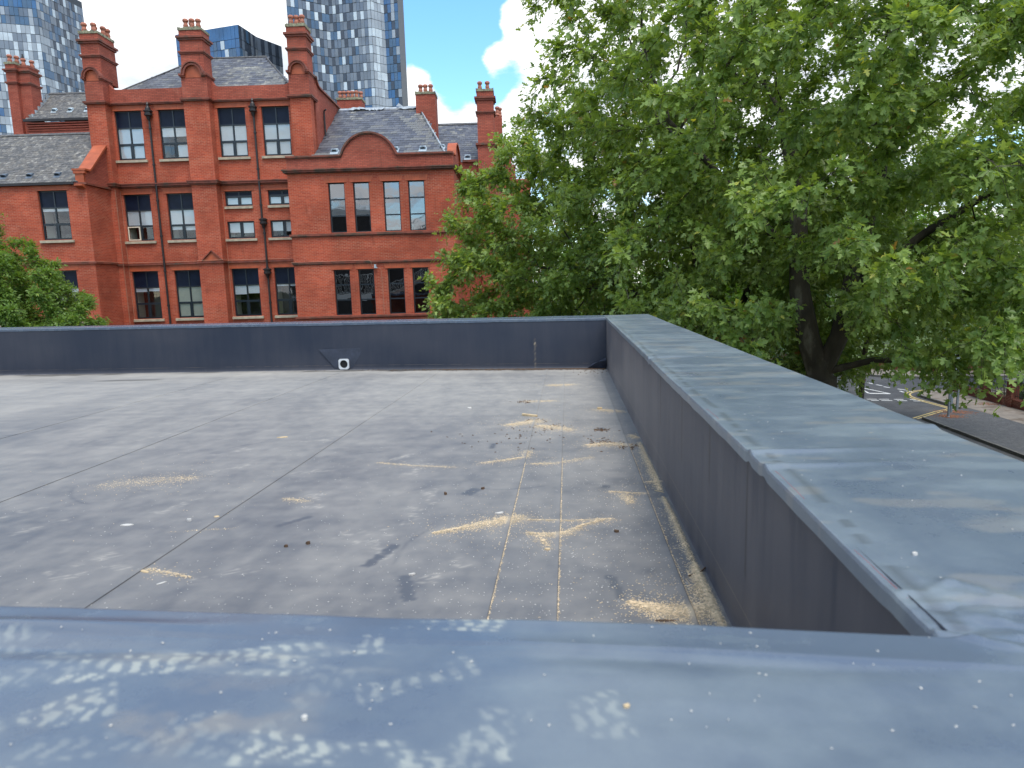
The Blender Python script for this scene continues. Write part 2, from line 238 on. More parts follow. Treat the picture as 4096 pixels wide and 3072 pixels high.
# ------------------------------------------------------------------ builders
def tag(o, label=None, cat=None, group=None, kind=None):
    if label: o['label'] = label
    if cat: o['category'] = cat
    if group: o['group'] = group
    if kind: o['kind'] = kind
    return o
def empty(name, loc=(0, 0, 0), rz=0):
    o = bpy.data.objects.new(name, None); COL.objects.link(o); o.location = loc; o.rotation_euler = (0, 0, rz); o.empty_display_size = .2
    return o
def link_mesh(name, me, mats, parent=None, offset=(0, 0, 0)):
    if not isinstance(mats, (list, tuple)): mats = [mats]
    for m_ in mats: me.materials.append(m_)
    o = bpy.data.objects.new(name, me); COL.objects.link(o)
    if parent: o.parent = parent
    o.location = offset
    return o
class MB:
    def __init__(s): s.v = []; s.f = []; s.m = []
    def face(s, pts, mi=0):
        b = len(s.v); s.v += [tuple(p) for p in pts]; s.f.append(tuple(range(b, b + len(pts)))); s.m.append(mi); return s
    def box(s, x0, x1, y0, y1, z0, z1, mi=0):
        if x0 > x1: x0, x1 = x1, x0
        if y0 > y1: y0, y1 = y1, y0
        if z0 > z1: z0, z1 = z1, z0
        b = len(s.v); s.v += [(x0, y0, z0), (x1, y0, z0), (x1, y1, z0), (x0, y1, z0), (x0, y0, z1), (x1, y0, z1), (x1, y1, z1), (x0, y1, z1)]
        for q in ((0, 3, 2, 1), (4, 5, 6, 7), (0, 1, 5, 4), (1, 2, 6, 5), (2, 3, 7, 6), (3, 0, 4, 7)): s.f.append(tuple(b + i for i in q)); s.m.append(mi)
        return s
    def prism(s, poly, axis, a0, a1, mi=0):
        """poly of 2D points extruded along axis: 'y' -> (x,z); 'x' -> (y,z); 'z' -> (x,y)"""
        def P(p, a): return {'y': (p[0], a, p[1]), 'x': (a, p[0], p[1]), 'z': (p[0], p[1], a)}[axis]
        n = len(poly); b = len(s.v); s.v += [P(p, a0) for p in poly] + [P(p, a1) for p in poly]
        s.f.append(tuple(b + i for i in range(n))); s.m.append(mi); s.f.append(tuple(b + n + i for i in reversed(range(n)))); s.m.append(mi)
        for i in range(n):
            j = (i + 1) % n; s.f.append((b + i, b + n + i, b + n + j, b + j)); s.m.append(mi)
        return s
    def band(s, line, axis, a0, a1, th, mi=0):
        """a thick strip following an open 2D line, offset outwards (left of travel) by th"""
        line = [Vector(p) for p in line]; off = []
        for i, p in enumerate(line):
            a = line[max(i - 1, 0)]; c = line[min(i + 1, len(line) - 1)]; d = (c - a).normalized(); nn = Vector((-d.y, d.x)); off.append(p + nn * th)
        for i in range(len(line) - 1):
            s.prism([line[i], line[i + 1], off[i + 1], off[i]], axis, a0, a1, mi)
        return s
    def tube(s, pts, r, seg=8, mi=0, caps=True):
        pts = [Vector(p) for p in pts]; rs = r if isinstance(r, (list, tuple)) else [r] * len(pts); b0 = len(s.v)
        t0 = (pts[1] - pts[0]).normalized(); ref = Vector((0, 0, 1)) if abs(t0.z) < .9 else Vector((1, 0, 0)); nx = t0.cross(ref).normalized()
        for i, p in enumerate(pts):
            t = (pts[min(i + 1, len(pts) - 1)] - pts[max(i - 1, 0)]).normalized(); nx = (nx - t * nx.dot(t)).normalized(); ny = t.cross(nx)
            for k in range(seg):
                a = 2 * math.pi * k / seg; s.v.append(tuple(p + (nx * math.cos(a) + ny * math.sin(a)) * rs[i]))
        for i in range(len(pts) - 1):
            for k in range(seg):
                k2 = (k + 1) % seg; s.f.append((b0 + i * seg + k, b0 + i * seg + k2, b0 + (i + 1) * seg + k2, b0 + (i + 1) * seg + k)); s.m.append(mi)
        if caps:
            s.f.append(tuple(b0 + k for k in reversed(range(seg)))); s.m.append(mi); e = b0 + (len(pts) - 1) * seg; s.f.append(tuple(e + k for k in range(seg))); s.m.append(mi)
        return s
    def lathe(s, c, prof, seg=12, mi=0):
        b0 = len(s.v)
        for r_, z in prof:
            for k in range(seg): a = 2 * math.pi * k / seg; s.v.append((c[0] + r_ * math.cos(a), c[1] + r_ * math.sin(a), c[2] + z))
        for i in range(len(prof) - 1):
            for k in range(seg): k2 = (k + 1) % seg; s.f.append((b0 + i * seg + k, b0 + i * seg + k2, b0 + (i + 1) * seg + k2, b0 + (i + 1) * seg + k)); s.m.append(mi)
        s.f.append(tuple(b0 + k for k in reversed(range(seg)))); s.m.append(mi); e = b0 + (len(prof) - 1) * seg; s.f.append(tuple(e + k for k in range(seg))); s.m.append(mi)
        return s
    def mesh(s, name, off=(0, 0, 0), uv=True, smooth=False):
        me = bpy.data.meshes.new(name); V = np.array(s.v, dtype=np.float64) - np.array(off)
        me.from_pydata(V.tolist(), [], s.f)
        me.polygons.foreach_set('material_index', s.m)
        if smooth: me.polygons.foreach_set('use_smooth', [True] * len(s.f))
        if uv:
            ul = me.uv_layers.new(name='UVMap'); n = len(me.polygons); nor = np.empty(n * 3); me.polygons.foreach_get('normal', nor); nor = nor.reshape(-1, 3)
            tot = np.empty(n, dtype=np.int32); me.polygons.foreach_get('loop_total', tot); nl = np.repeat(nor, tot, axis=0)
            vi = np.empty(len(me.loops), dtype=np.int32); me.loops.foreach_get('vertex_index', vi); P = V[vi]
            ax = np.abs(nl); U = np.where(ax[:, 2] > .9, P[:, 0], np.where(ax[:, 0] > ax[:, 1], P[:, 1], P[:, 0])); Vv = np.where(ax[:, 2] > .9, P[:, 1], P[:, 2])
            ul.data.foreach_set('uv', np.stack([U, Vv], 1).ravel())
        me.update(); return me
    def build(s, name, mats, parent=None, off=(0, 0, 0), smooth=False, loc=(0, 0, 0)):
        return link_mesh(name, s.mesh(name, off, smooth=smooth), mats, parent, loc)

def vnoise(x, y, seed=0):
    xi = np.floor(x).astype(np.int64); yi = np.floor(y).astype(np.int64); fx = x - xi; fy = y - yi
    fx = fx * fx * (3 - 2 * fx); fy = fy * fy * (3 - 2 * fy)
    def h(a, b):
        v = (a * 374761393 + b * 668265263 + seed * 1442695041) & 0xFFFFFFFF
        v = ((v ^ (v >> 13)) * 1274126177) & 0xFFFFFFFF
        return ((v ^ (v >> 16)) & 0xFFFF) / 65535.0
    return (h(xi, yi) * (1 - fx) + h(xi + 1, yi) * fx) * (1 - fy) + (h(xi, yi + 1) * (1 - fx) + h(xi + 1, yi + 1) * fx) * fy
def fbm(x, y, seed=0, o=4):
    r_ = 0; a = .5
    for i in range(o): r_ = r_ + a * vnoise(x, y, seed + i * 17); x = x * 2.03 + 5.1; y = y * 2.03 + 1.7; a *= .5
    return r_ / (1 - .5 ** o)
def sstep(e0, e1, x): t = np.clip((x - e0) / (e1 - e0), 0, 1); return t * t * (3 - 2 * t)

def grid_obj(name, P, mat, parent, dust=None, off=(0, 0, 0), smooth=True, flat=(0, 0)):
    a, b = P.shape[:2]; V = (P.reshape(-1, 3) - np.array(off))
    idx = np.arange(a * b).reshape(a, b)
    F = np.stack([idx[:-1, :-1], idx[1:, :-1], idx[1:, 1:], idx[:-1, 1:]], -1).reshape(-1, 4)
    me = bpy.data.meshes.new(name); me.vertices.add(len(V)); me.vertices.foreach_set('co', V.ravel())
    me.loops.add(F.size); me.loops.foreach_set('vertex_index', F.ravel().astype(np.int32)); me.polygons.add(len(F)); me.polygons.foreach_set('loop_start', np.arange(0, F.size, 4, dtype=np.int32))
    me.polygons.foreach_set('loop_total', np.full(len(F), 4, dtype=np.int32)); jj_ = np.tile(np.arange(b - 1), a - 1); me.polygons.foreach_set('use_smooth', (jj_ >= flat[0]) & (jj_ < b - 1 - flat[1]) & smooth); me.update(calc_edges=True); me.validate()
    if dust is not None:
        at = me.color_attributes.new('dust', 'FLOAT_COLOR', 'POINT'); D = np.ones((a * b, 4), dtype=np.float32); D[:, :3] = np.clip(dust.reshape(-1, 3), 0, 1); at.data.foreach_set('color', D.ravel())
    o = link_mesh(name, me, mat, parent)
    return o

# ------------------------------------------------------------------ our own flat roof
MEM_COP = membrane_mat('coping_membrane', (.090, .118, .162), (.27, .315, .315), .26, .52, (1, 1, 1), .55)  # sky reflection put into the colour: the upstands' membrane made lighter
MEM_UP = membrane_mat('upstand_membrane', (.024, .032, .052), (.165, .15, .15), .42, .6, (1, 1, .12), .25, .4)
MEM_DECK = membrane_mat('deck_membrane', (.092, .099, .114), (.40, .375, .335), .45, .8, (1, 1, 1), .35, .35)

ROOF = empty('flat_roof_building', (-6, 4.6, 0))
tag(ROOF, 'dark grey membrane flat roof with wide parapet copings in the foreground', 'building')
RO = (-6, 4.6, 0)
XI, XO, YN0, YN1, XL = .515, 1.14, .28, .90, -13.0
def near_y(X): return .907 - .0205 * (np.maximum(X, -3) + .9)
def in_x(Y): return .501 + .015 * np.clip((Y - 1.5) / 7, 0, 1)
def far_y(X): return 9.05 + (XI - X) * .031
def floor_z(X, Y):
    t = np.clip((Y - .9) / 8.3, 0, 1); w = np.interp(X, [-9, -3.2, .5], [.032, .026, .052]); return CAMZ - 1.104 - t * w
def top_z(X, Y):
    t = np.clip((Y - .9) / 8.2, 0, 1); return CAMZ - .48 + t * np.interp(X, [-9, .5], [.038, .014])

def sole(X, Y, cx_, cy_, ang, ln=.29, wd=.10, seed=0, pitch=.020):
    c, s_ = math.cos(ang), math.sin(ang); a = (X - cx_) * c + (Y - cy_) * s_; b = -(X - cx_) * s_ + (Y - cy_) * c
    w = wd * .5 * (1 - .25 * np.cos(a / ln * 2 * math.pi + .4)) * .85
    inside = sstep(ln * .5, ln * .45, np.abs(a)) * sstep(w, w * .86, np.abs(b))
    a2 = a + .35 * np.abs(b) + .004 * np.sin(b * 180 + seed)
    a2 = a2 + .006 * (fbm(X * 45, Y * 45, 60 + seed, 3) - .5) * 2
    blocks = sstep(-.35, .35, np.sin(2 * math.pi * a2 / pitch + seed)) * sstep(-.92, -.55, np.cos(2 * math.pi * b / (wd / 2.2) + 1.2 * np.sin(a * 60)))
    return inside * (.12 + .88 * blocks) * sstep(.34, .56, fbm(X * 16 + seed * 3.1, Y * 22, 50 + seed, 4)) * (.55 + .9 * (fbm(X * 70, Y * 70, 70 + seed, 3) - .2))

# floor: sheets of membrane, lapped at the seams
seams = [-13.0, -4.6, -3.15, -1.75, -.29, -.055, .405, XI]
ys = [.86]
while ys[-1] < 9.0: ys.append(ys[-1] + max(.008, .0042 * ys[-1]))
ys = np.array(ys)
PILES = [  # sawdust drifts: list of (x, y) way points, half width, strength
    ([(-.63, 2.845), (-.49, 2.92), (-.34, 3.01), (-.25, 3.05)], [.012, .03, .055, .06], 1.0),
    ([(-.2, 3.03), (0, 3.02), (.19, 3.045)], [.012, .008, .02], .8),
    ([(-.2, 2.86), (-.12, 2.83), (-.02, 2.86), (.05, 2.96), (.15, 3.03)], [.01, .035, .03, .012, .01], .9),
    ([(-.14, 2.80), (-.10, 2.70)], [.03, .014], .7),
    ([(.205, 3.475), (.30, 3.455), (.40, 3.44)], [.008, .012, .012], .9), ([(.29, 3.42), (.30, 3.28)], [.045, .02], .6),
    ([(.43, 3.65), (.52, 3.655)], [.016, .022], 1.1),
    ([(.20, 2.20), (.26, 2.16), (.33, 2.13), (.40, 2.13), (.46, 2.17)], [.012, .035, .06, .07, .045], 1.25),
    ([(.455, 2.22), (.465, 2.36), (.468, 2.50)], [.04, .026, .012], 1.0),
    ([(.486, 4.6), (.484, 4.1), (.486, 3.75), (.482, 3.5)], [.018, .022, .024, .014], 1.1),
    ([(.480, 3.38), (.482, 3.08), (.478, 2.83), (.480, 2.57)], [.009, .016, .017, .013], 1.2),
    ([(.482, 2.54), (.480, 2.34), (.478, 2.2), (.480, 2.03), (.482, 1.6), (.482, 1.1)], [.014, .020, .020, .017, .015, .015], 1.3),
    ([(-.575, 4.065), (-.43, 4.14), (-.29, 4.22), (-.29, 4.38)], [.015, .02, .02, .04], .7),
    ([(-.25, 4.05), (-.1, 4.06), (.13, 4.21)], [.02, .02, .03], .5),
    ([(.12, 4.53), (.24, 4.58), (.4, 4.53)], [.03, .06, .05], .75), ([(.45, 4.85), (.49, 4.75)], [.03, .03], .8),
    ([(.25, 5.9), (.35, 5.85), (.45, 5.8)], [.05, .06, .05], .55),
    ([(-.5, 5.24), (-.36, 5.33), (-.26, 5.42)], [.04, .06, .09], .8), ([(-.25, 5.2), (-.13, 5.15), (.0, 5.04)], [.05, .08, .05], .8),
    ([(-.22, 7.45), (-.11, 7.46), (.03, 7.5)], [.05, .09, .06], .55), ([(-.42, 6.37), (-.15, 6.4)], [.06, .04], .5),
    ([(-1.73, 2.43), (-1.62, 2.40), (-1.5, 2.36)], [.02, .012, .008], .6), ([(-1.9, 2.85), (-1.6, 2.9)], [.01, .01], .2),
    ([(-1.25, 4.1), (-1.0, 4.02), (-.72, 3.98)], [.02, .015, .02], .45), ([(-1.55, 3.35), (-1.4, 3.3)], [.02, .02], .45),
    ([(-2.75, 3.6), (-2.5, 3.7), (-2.3, 3.75)], [.08, .12, .06], .25),
    ([(-.286, 1.9), (-.286, 2.6), (-.286, 3.3), (-.286, 4.1)], [.003, .0035, .003, .002], .01), ([(-.051, 1.9), (-.051, 2.6), (-.051, 3.3), (-.051, 4.2)], [.0035, .004, .003, .002], .01), ([(.409, 1.9), (.409, 2.6), (.409, 3.4), (.409, 4.6)], [.004, .004, .003, .002], .01),
]
def drift(X, Y):
    out = np.zeros_like(X)
    for pts, wds, st in PILES:
        best = np.zeros_like(X)
        for i in range(len(pts) - 1):
            ax, ay = pts[i]; bx, by = pts[i + 1]; dx, dy = bx - ax, by - ay; L2 = dx * dx + dy * dy
            t = np.clip(((X - ax) * dx + (Y - ay) * dy) / L2, 0, 1); d = np.hypot(X - ax - t * dx, Y - ay - t * dy); w = wds[i] * (1 - t) + wds[i + 1] * t
            best = np.maximum(best, np.exp(-(d / (w * .8)) ** 2) + .12 * np.exp(-(d / (w * 2.6 + .02)) ** 2))
        out = np.maximum(out, best * st)
    return out
PR = [(-2.06, 2.5, .9), (-1.95, 2.4, .7), (-2.08, 3.24, 1.2), (-2.19, 3.96, .9), (-1.37, 3.32, 1.9), (-.956, 2.85, .2), (-.85, 2.67, 2.2), (-1.37, 2.40, .6), (-1.6, 3.9, .5), (-2.9, 3.1, 1.1), (-2.6, 2.9, .8),
      (-.95, 3.95, 1.4), (-1.1, 4.3, 1.2), (-.75, 3.4, 1.9), (-.78, 3.1, 1.7), (-3.3, 4.9, 1.0), (-2.4, 4.4, .9), (-.5, 2.45, 1.0), (-1.9, 4.75, .4), (-.2, 6.9, .5)]
def deck_dust(X, Y):
    n = fbm(X * 1.1 + 3, Y * .9, 3, 5); n2_ = fbm(X * 5, Y * 3.4, 9, 6); ns = fbm(X * 1.2 + Y * .15, Y * 9, 21, 4)
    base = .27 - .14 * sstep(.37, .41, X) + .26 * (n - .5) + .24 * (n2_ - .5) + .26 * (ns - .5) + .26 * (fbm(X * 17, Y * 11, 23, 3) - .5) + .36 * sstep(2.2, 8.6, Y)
    wide = fbm(X * 3.2 + .35 * Y, Y * .35, 33, 3); base -= .10 * sstep(.5, .8, wide)          # wiped bands along the roof
    pr = np.zeros_like(X)
    for k, (px_, py_, a) in enumerate(PR): pr = np.maximum(pr, sole(X, Y, px_, py_, a, seed=k))
    base += .45 * pr
    for (ax, ay, w, l, an) in ((.16, 2.33, .013, .17, 1.75), (-.545, 3.48, .03, .10, 1.2), (-.545, 4.55, .07, .02, 0), (.193, 3.577, .02, .03, 1.2), (.247, 5.1, .02, .06, 1.9), (-.8, 2.6, .02, .22, 1.3), (-.62, 2.3, .02, .2, 1.9), (-1.35, 3.0, .014, .16, .9)):
        c, s_ = math.cos(an), math.sin(an); a = (X - ax) * c + (Y - ay) * s_; b = -(X - ax) * s_ + (Y - ay) * c
        base -= .5 * sstep(l * .5 + .02, l * .5, np.abs(a)) * sstep(w + .006, w, np.abs(b))
    for k in range(34):                                                                       # curved scuff marks
        rr = np.random.default_rng(k + 5); sx, sy = rr.uniform(-5, .3), rr.uniform(2.2, 8.5); ra = rr.uniform(.15, .7); th = rr.uniform(0, 6.28)
        d = np.abs(np.hypot(X - sx, Y - sy) - ra); an = np.abs((np.arctan2(Y - sy, X - sx) - th + math.pi) % (2 * math.pi) - math.pi)
        base -= rr.uniform(.05, .22) * sstep(.012, .003, d) * sstep(.5, .3, an)
    dr = drift(X, Y) * sstep(.25, .55, fbm(X * 60, Y * 45, 77, 2) * .6 + fbm(X * 9, Y * 7, 78, 3) * .6)
    grit = 0 * X
    speck = 0 * X
    seamline = np.zeros_like(X); dark = np.zeros_like(X)
    for sx, st, y0, y1 in ((-.29 , .55, 1.5, 4.2), (-.055, .5, 1.5, 4.3), (.405, .8, 1.5, 4.6)):
        wv = sx + .006 * np.sin(Y * 2.1 + sx * 9) - (.02 * (3 - Y) if sx < -.2 else (.012 * (2.9 - Y) if sx < 0 else 0)) * 0
        seamline = np.maximum(seamline, st * sstep(.0060, .0005, np.abs(X - wv - .002)) * sstep(.38, .62, fbm(X * 25, Y * 9, 14, 3)) * sstep(y1 + .4, y1 - .4, Y) * (.35 + .65 * (vnoise(X * 0, Y * 40, 4) > .3)))
    for sx in (): dark = np.maximum(dark, .5 * sstep(.010, .002, np.abs(X - sx - .0)) * sstep(4.9, 4.4, Y + .0 * X) * (.6 + .4 * vnoise(X * 0, Y * 20, 8)))
    for sx in (): dark = np.maximum(dark, .12 * sstep(.008, .002, np.abs(X - sx)) * sstep(3.6, 4.6, Y))
    # damp silt line along the far upstand
    fy = far_y(X); e = fy - Y
    silt = sstep(.20, .05, e + .12 * (fbm(X * 5, Y * 4, 66, 4) - .5)) * sstep(-3.0, -2.6, X) + .75 * sstep(.5, .8, fbm(X * 3, Y * 6, 67, 3) + .35 * sstep(.4, .1, e) - .2) * sstep(.5, .2, e)
    pud = sstep(1, .6, ((X + 5.95) / .5) ** 2 + ((Y - 8.42) / .09) ** 2 + .8 * (fbm(X * 6, Y * 12, 68, 3) - .5))
    dark = np.maximum(dark, np.clip(silt, 0, 1) * .8); dark = np.maximum(dark, pud * .5)
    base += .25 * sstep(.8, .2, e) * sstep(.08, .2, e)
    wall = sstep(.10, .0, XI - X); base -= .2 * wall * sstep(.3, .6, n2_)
    D = np.stack([base, np.clip(dr * .42, 0, .95), dark], -1)
    return D
for i in range(len(seams) - 1):
    x0, x1 = seams[i], seams[i + 1]
    step = .016 if x0 > -3.2 else (.03 if x0 > -4.7 else .12)
    xs = np.concatenate([np.linspace(x0 + .001, x1 - .010, max(3, int((x1 - x0) / step) + 2)), [x1 - .005, x1 - .0012, x1, x1 + .0015, x1 + .003, x1 + .0032] if x1 < XI else [x1, x1 + .01]])
    X, Y = np.meshgrid(xs, ys, indexing='ij'); Y = Y * 1.0
    t = (Y - .86) / (ys[-1] - .86); Y = .84 + t * (far_y(X) + .005 - .84)
    Z = floor_z(X, Y) + .0015 + .0030 * sstep(x1 - .03, x1 + .0, X) + .006 * (fbm(X * .9, Y * .7, 12, 3) - .5)
    cr = drift(X, Y) * .006; Z += cr
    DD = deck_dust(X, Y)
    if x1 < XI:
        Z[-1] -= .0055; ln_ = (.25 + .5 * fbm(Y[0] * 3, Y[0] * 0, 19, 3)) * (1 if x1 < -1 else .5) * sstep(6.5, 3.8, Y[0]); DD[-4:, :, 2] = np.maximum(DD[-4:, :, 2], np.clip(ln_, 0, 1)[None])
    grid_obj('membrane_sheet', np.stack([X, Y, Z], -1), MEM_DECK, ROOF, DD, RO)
# slab below the sheets, and the building's own walls down to the ground
MB().box(XL, XI, .84, 9.4, CAMZ - 1.5, CAMZ - 1.19).build('roof_slab', MT['concrete'], ROOF, RO)
wl = MB()
for b in ((XL - .6, XO - .03, YN0 + .03, .84), (XL - .6, XO - .03, 9.42, 9.98)): pass
wl.box(XL - .6, XO - .04, YN0 + .04, YN1 - .02, 0, CAMZ - .52).box(XI + .02, XO - .04, YN1 - .02, 9.05, 0, CAMZ - .52).box(XL - .6, XL, YN1 - .02, 9.4, 0, CAMZ - .52)
wl.prism([(XL - .6, far_y(XL - .6) + .02), (XI + .02, far_y(XI) + .02), (XO - .04, far_y(XI) + .02), (XO - .04, far_y(XI) + .58), (XL - .6, far_y(XL - .6) + .58)], 'z', 0, CAMZ - .50)
wl.build('wall', MT['boundary_brick'], ROOF, RO)

# upstands
def upstand(name, pts, z_hi, z_lo_f, res, normal, dustf):
    """pts: list of (x,y) along the foot"""
    P0 = np.array(pts); n = len(P0); hh = np.array(sorted(set(list(np.linspace(0, 1, 26)) + [.112, .116, .119, .196, .2, .203, .01, .02, .03]))); G = np.zeros((n, len(hh), 3)); D = np.zeros((n, len(hh), 3))
    for j, h in enumerate(hh):
        zb = z_lo_f(P0[:, 0], P0[:, 1]); zt = z_hi(P0[:, 0], P0[:, 1])
        cov = .018 * (1 - min(h / .05, 1)) ** 2                         # cove at the foot
        G[:, j, 0] = P0[:, 0] + normal[0] * cov; G[:, j, 1] = P0[:, 1] + normal[1] * cov; G[:, j, 2] = zb - .012 + (zt - zb + .008) * h
        s_ = P0[:, 0] + P0[:, 1]; wob = .004 * (fbm(s_ * 1.3, s_ * 0 + h * 2, 31, 3) - .5) * (1 - h)
        G[:, j, 0] += normal[0] * wob; G[:, j, 1] += normal[1] * wob
        D[:, j, :] = dustf(s_, h)
    return grid_obj(name, G, MEM_UP, ROOF, D, RO)
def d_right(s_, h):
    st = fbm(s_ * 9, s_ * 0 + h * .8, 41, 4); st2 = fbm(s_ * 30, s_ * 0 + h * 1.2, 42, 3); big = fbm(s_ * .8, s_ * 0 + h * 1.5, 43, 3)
    a = .74 + .6 * (big - .5) + .5 * (st - .5) - .25 * sstep(.6, .7, st2) * sstep(.3, 1, h) - .38 * sstep(6.2, 2.6, s_)  # dust, with light reflected from roof and building put into the colour
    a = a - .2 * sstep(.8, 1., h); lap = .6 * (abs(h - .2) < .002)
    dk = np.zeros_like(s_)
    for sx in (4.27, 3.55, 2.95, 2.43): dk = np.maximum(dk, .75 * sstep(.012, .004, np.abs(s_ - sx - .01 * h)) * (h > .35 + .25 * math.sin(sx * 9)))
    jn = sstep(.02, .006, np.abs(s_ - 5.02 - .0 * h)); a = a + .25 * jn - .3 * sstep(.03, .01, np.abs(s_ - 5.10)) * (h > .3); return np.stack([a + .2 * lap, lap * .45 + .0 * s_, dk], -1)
yy = np.concatenate([np.arange(.866, 4, .012), np.arange(4, 9.06, .025)])
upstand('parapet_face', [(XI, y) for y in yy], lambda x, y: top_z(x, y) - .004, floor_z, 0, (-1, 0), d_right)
def d_far(s_, h):
    big = fbm(s_ * .9, s_ * 0 + h * 1.3, 53, 4); a = .06 + .28 * (big - .5) + .25 * sstep(.12, 0, h)
    lap = .6 * (abs(h - .116) < .002)
    mark = sstep(.012, .003, np.abs(s_ - 8.62 - .01 * math.sin(h * 30))) * (.8 if .45 < h < .56 else (.25 if h < .62 else 0))
    return np.stack([a + .3 * lap, .35 * lap * (vnoise(s_ * 14, s_ * 0, 3) > .4) + mark * .8, np.zeros_like(s_)], -1)
xx = np.concatenate([np.linspace(XL, -5, 60)[:-1], np.arange(-5, XI - .01, .02), [XI]])
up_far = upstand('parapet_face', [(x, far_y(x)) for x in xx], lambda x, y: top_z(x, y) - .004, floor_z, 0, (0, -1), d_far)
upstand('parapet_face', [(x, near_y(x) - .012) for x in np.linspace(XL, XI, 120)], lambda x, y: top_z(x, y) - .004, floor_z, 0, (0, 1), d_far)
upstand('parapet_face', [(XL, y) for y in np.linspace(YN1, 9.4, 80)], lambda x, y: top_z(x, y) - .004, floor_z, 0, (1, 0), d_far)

# copings: a membrane skin wrapped over the parapet heads
def near_fold(X, Y):
    ny = near_y(X); lapz = .0025 * sstep(ny - .068, ny - .064, Y) * sstep(.62, .5, X)
    z = .007 * np.exp(-((Y - .845 + .012 * np.sin(X * 3)) / .014) ** 2) * sstep(-.45, -.75, X)
    z -= .006 * np.exp(-((Y - .80) / .02) ** 2) * sstep(-.2, -.7, X)
    z -= .005 * np.exp(-((Y - .787 - .02 * np.sin(X * 2 + 1)) / .018) ** 2) * sstep(-.15, .1, X) * sstep(.5, .3, X)
    z += .004 * np.exp(-((Y - .815) / .016) ** 2) * sstep(-.2, .05, X) * sstep(.55, .3, X)
    z += .012 * (fbm(X * 2.2, Y * 7, 71, 3) - .5) * (1 - .7 * sstep(.1, .5, X)) + lapz - .011 * sstep(-.1, .5, X)
    w = np.exp(-(((X - .60) / .10) ** 2 + ((Y - .96) / .09) ** 2))
    z += .009 * w * (fbm(X * 26 + Y * 12, Y * 26 - X * 9, 72, 3) - .5) * 2 + creases(X, Y)
    return z
CREASE = ((.514, 1.014, .62, 1.055, .005, .008), (.522, .975, .66, .985, -.006, .007), (.505, .895, .63, .84, .006, .008), (.51, .905, .70, .93, -.005, .010), (.60, 1.05, .74, .94, .006, .010), (.56, 1.10, .57, .95, .004, .008), (.62, .88, .66, 1.0, -.004, .012))
def creases(X, Y):
    z = 0 * X
    for ax, ay, bx, by, am, w in CREASE:
        dx, dy = bx - ax, by - ay; t = np.clip(((X - ax) * dx + (Y - ay) * dy) / (dx * dx + dy * dy), 0, 1); d = np.hypot(X - ax - t * dx, Y - ay - t * dy + .004 * np.sin(X * 60)); z = z + am * np.exp(-(d / w) ** 2) * (1 - .6 * t)
    return z
def near_dust(X, Y):
    a = .10 + .22 * (fbm(X * 2, Y * 4, 81, 4) - .5) + .12 * sstep(.45, .7, fbm(X * 5, Y * 9, 82, 4))
    pr = np.zeros_like(X)
    for k, (cx_, cy_, an, ln, wd, st) in enumerate(((-.50, .772, .10, .34, .075, 1.0), (-.40, .800, .22, .30, .055, .9), (-.24, .872, .02, .30, .035, 1.0), (-.235, .612, -.05, .26, .06, 1.0), (-.15, .60, .5, .18, .06, .7),
            (-.635, .645, .6, .20, .075, .75), (-.02, .672, .25, .17, .08, .4), (-.19, .742, .5, .16, .05, .45), (-.33, .68, 1.3, .2, .07, .2), (-.5, .62, .2, .26, .08, .35), (-.75, .70, .8, .25, .09, .4), (-.88, .80, .3, .3, .09, .4))):
        pr = np.maximum(pr, st * sole(X, Y, cx_, cy_, an, ln, wd, 20 + k, .024))
    sm = .55 * sstep(.48, .72, fbm(X * 14 + Y * 6, Y * 42, 83, 4)) * np.exp(-(((X + .40) / .20) ** 2 + ((Y - .785) / .035) ** 2) ** 2)
    br = .8 * sstep(.45, .7, fbm(X * 16, Y * 26, 84, 4)) * np.exp(-(((X + .44) / .14) ** 2 + ((Y - .665) / .06) ** 2))
    sp = (vnoise(X * 330, Y * 330, 85) > .9975) * .7 * (fbm(X * 5, Y * 5, 86, 2) > .42)
    sm2 = .5 * sstep(.5, .8, fbm(X * 9 - Y * 5, Y * 55, 87, 4)) * sstep(.35, .6, fbm(X * 2.2, Y * 3, 88, 3)); a = a + .95 * pr + .5 * sm + .3 * sm2 - .10 * sstep(near_y(X) - .072, near_y(X) - .066, Y) * sstep(.6, .5, X)
    return np.stack([a, .16 * pr + .20 * sm + .22 * br + sp, br * .12], -1)
def coping(name, S, T, xy, zf, fold, dustf, lip, outer, width):
    """S along, T across 0..1 (0 = inner edge); lip/outer = drops on both sides"""
    tt = np.concatenate([[-3, -2, -1], T, [1001, 1002]])
    G = np.zeros((len(S), len(tt), 3)); X0, Y0 = xy(S[:, None], np.clip(np.where(tt > 1000, 1, tt), 0, 1)[None, :])
    G[..., 0] = X0; G[..., 1] = Y0; G[..., 2] = zf(X0, Y0) + fold(X0, Y0)
    dx, dy = xy(S[:, None], np.zeros((1, 1))); ex, ey = xy(S[:, None], np.full((1, 1), .02)); ux, uy = dx - ex, dy - ey; l = np.hypot(ux, uy); ux, uy = ux / l, uy / l
    ragged = .004 * (vnoise(S * 9, S * 0, 3) - .5)
    for c, (o_, d) in enumerate(((.0062, -lip), (.0066, -.007), (.0035, -.0012))):
        G[:, c, 0] = (dx + ux * o_)[:, 0]; G[:, c, 1] = (dy + uy * o_)[:, 0]; G[:, c, 2] = G[:, 3, 2] + d + (ragged if c == 0 else 0)
    fx, fy_ = xy(S[:, None], np.ones((1, 1)))
    for c, (o_, d) in enumerate(((.006, -.006), (.008, -outer))):
        G[:, -2 + c, 0] = (fx - ux * o_)[:, 0]; G[:, -2 + c, 1] = (fy_ - uy * o_)[:, 0]; G[:, -2 + c, 2] = G[:, -3, 2] + d
    D = dustf(G[..., 0], G[..., 1])
    return grid_obj(name, G, MEM_COP, ROOF, D, RO, flat=(3, 2))
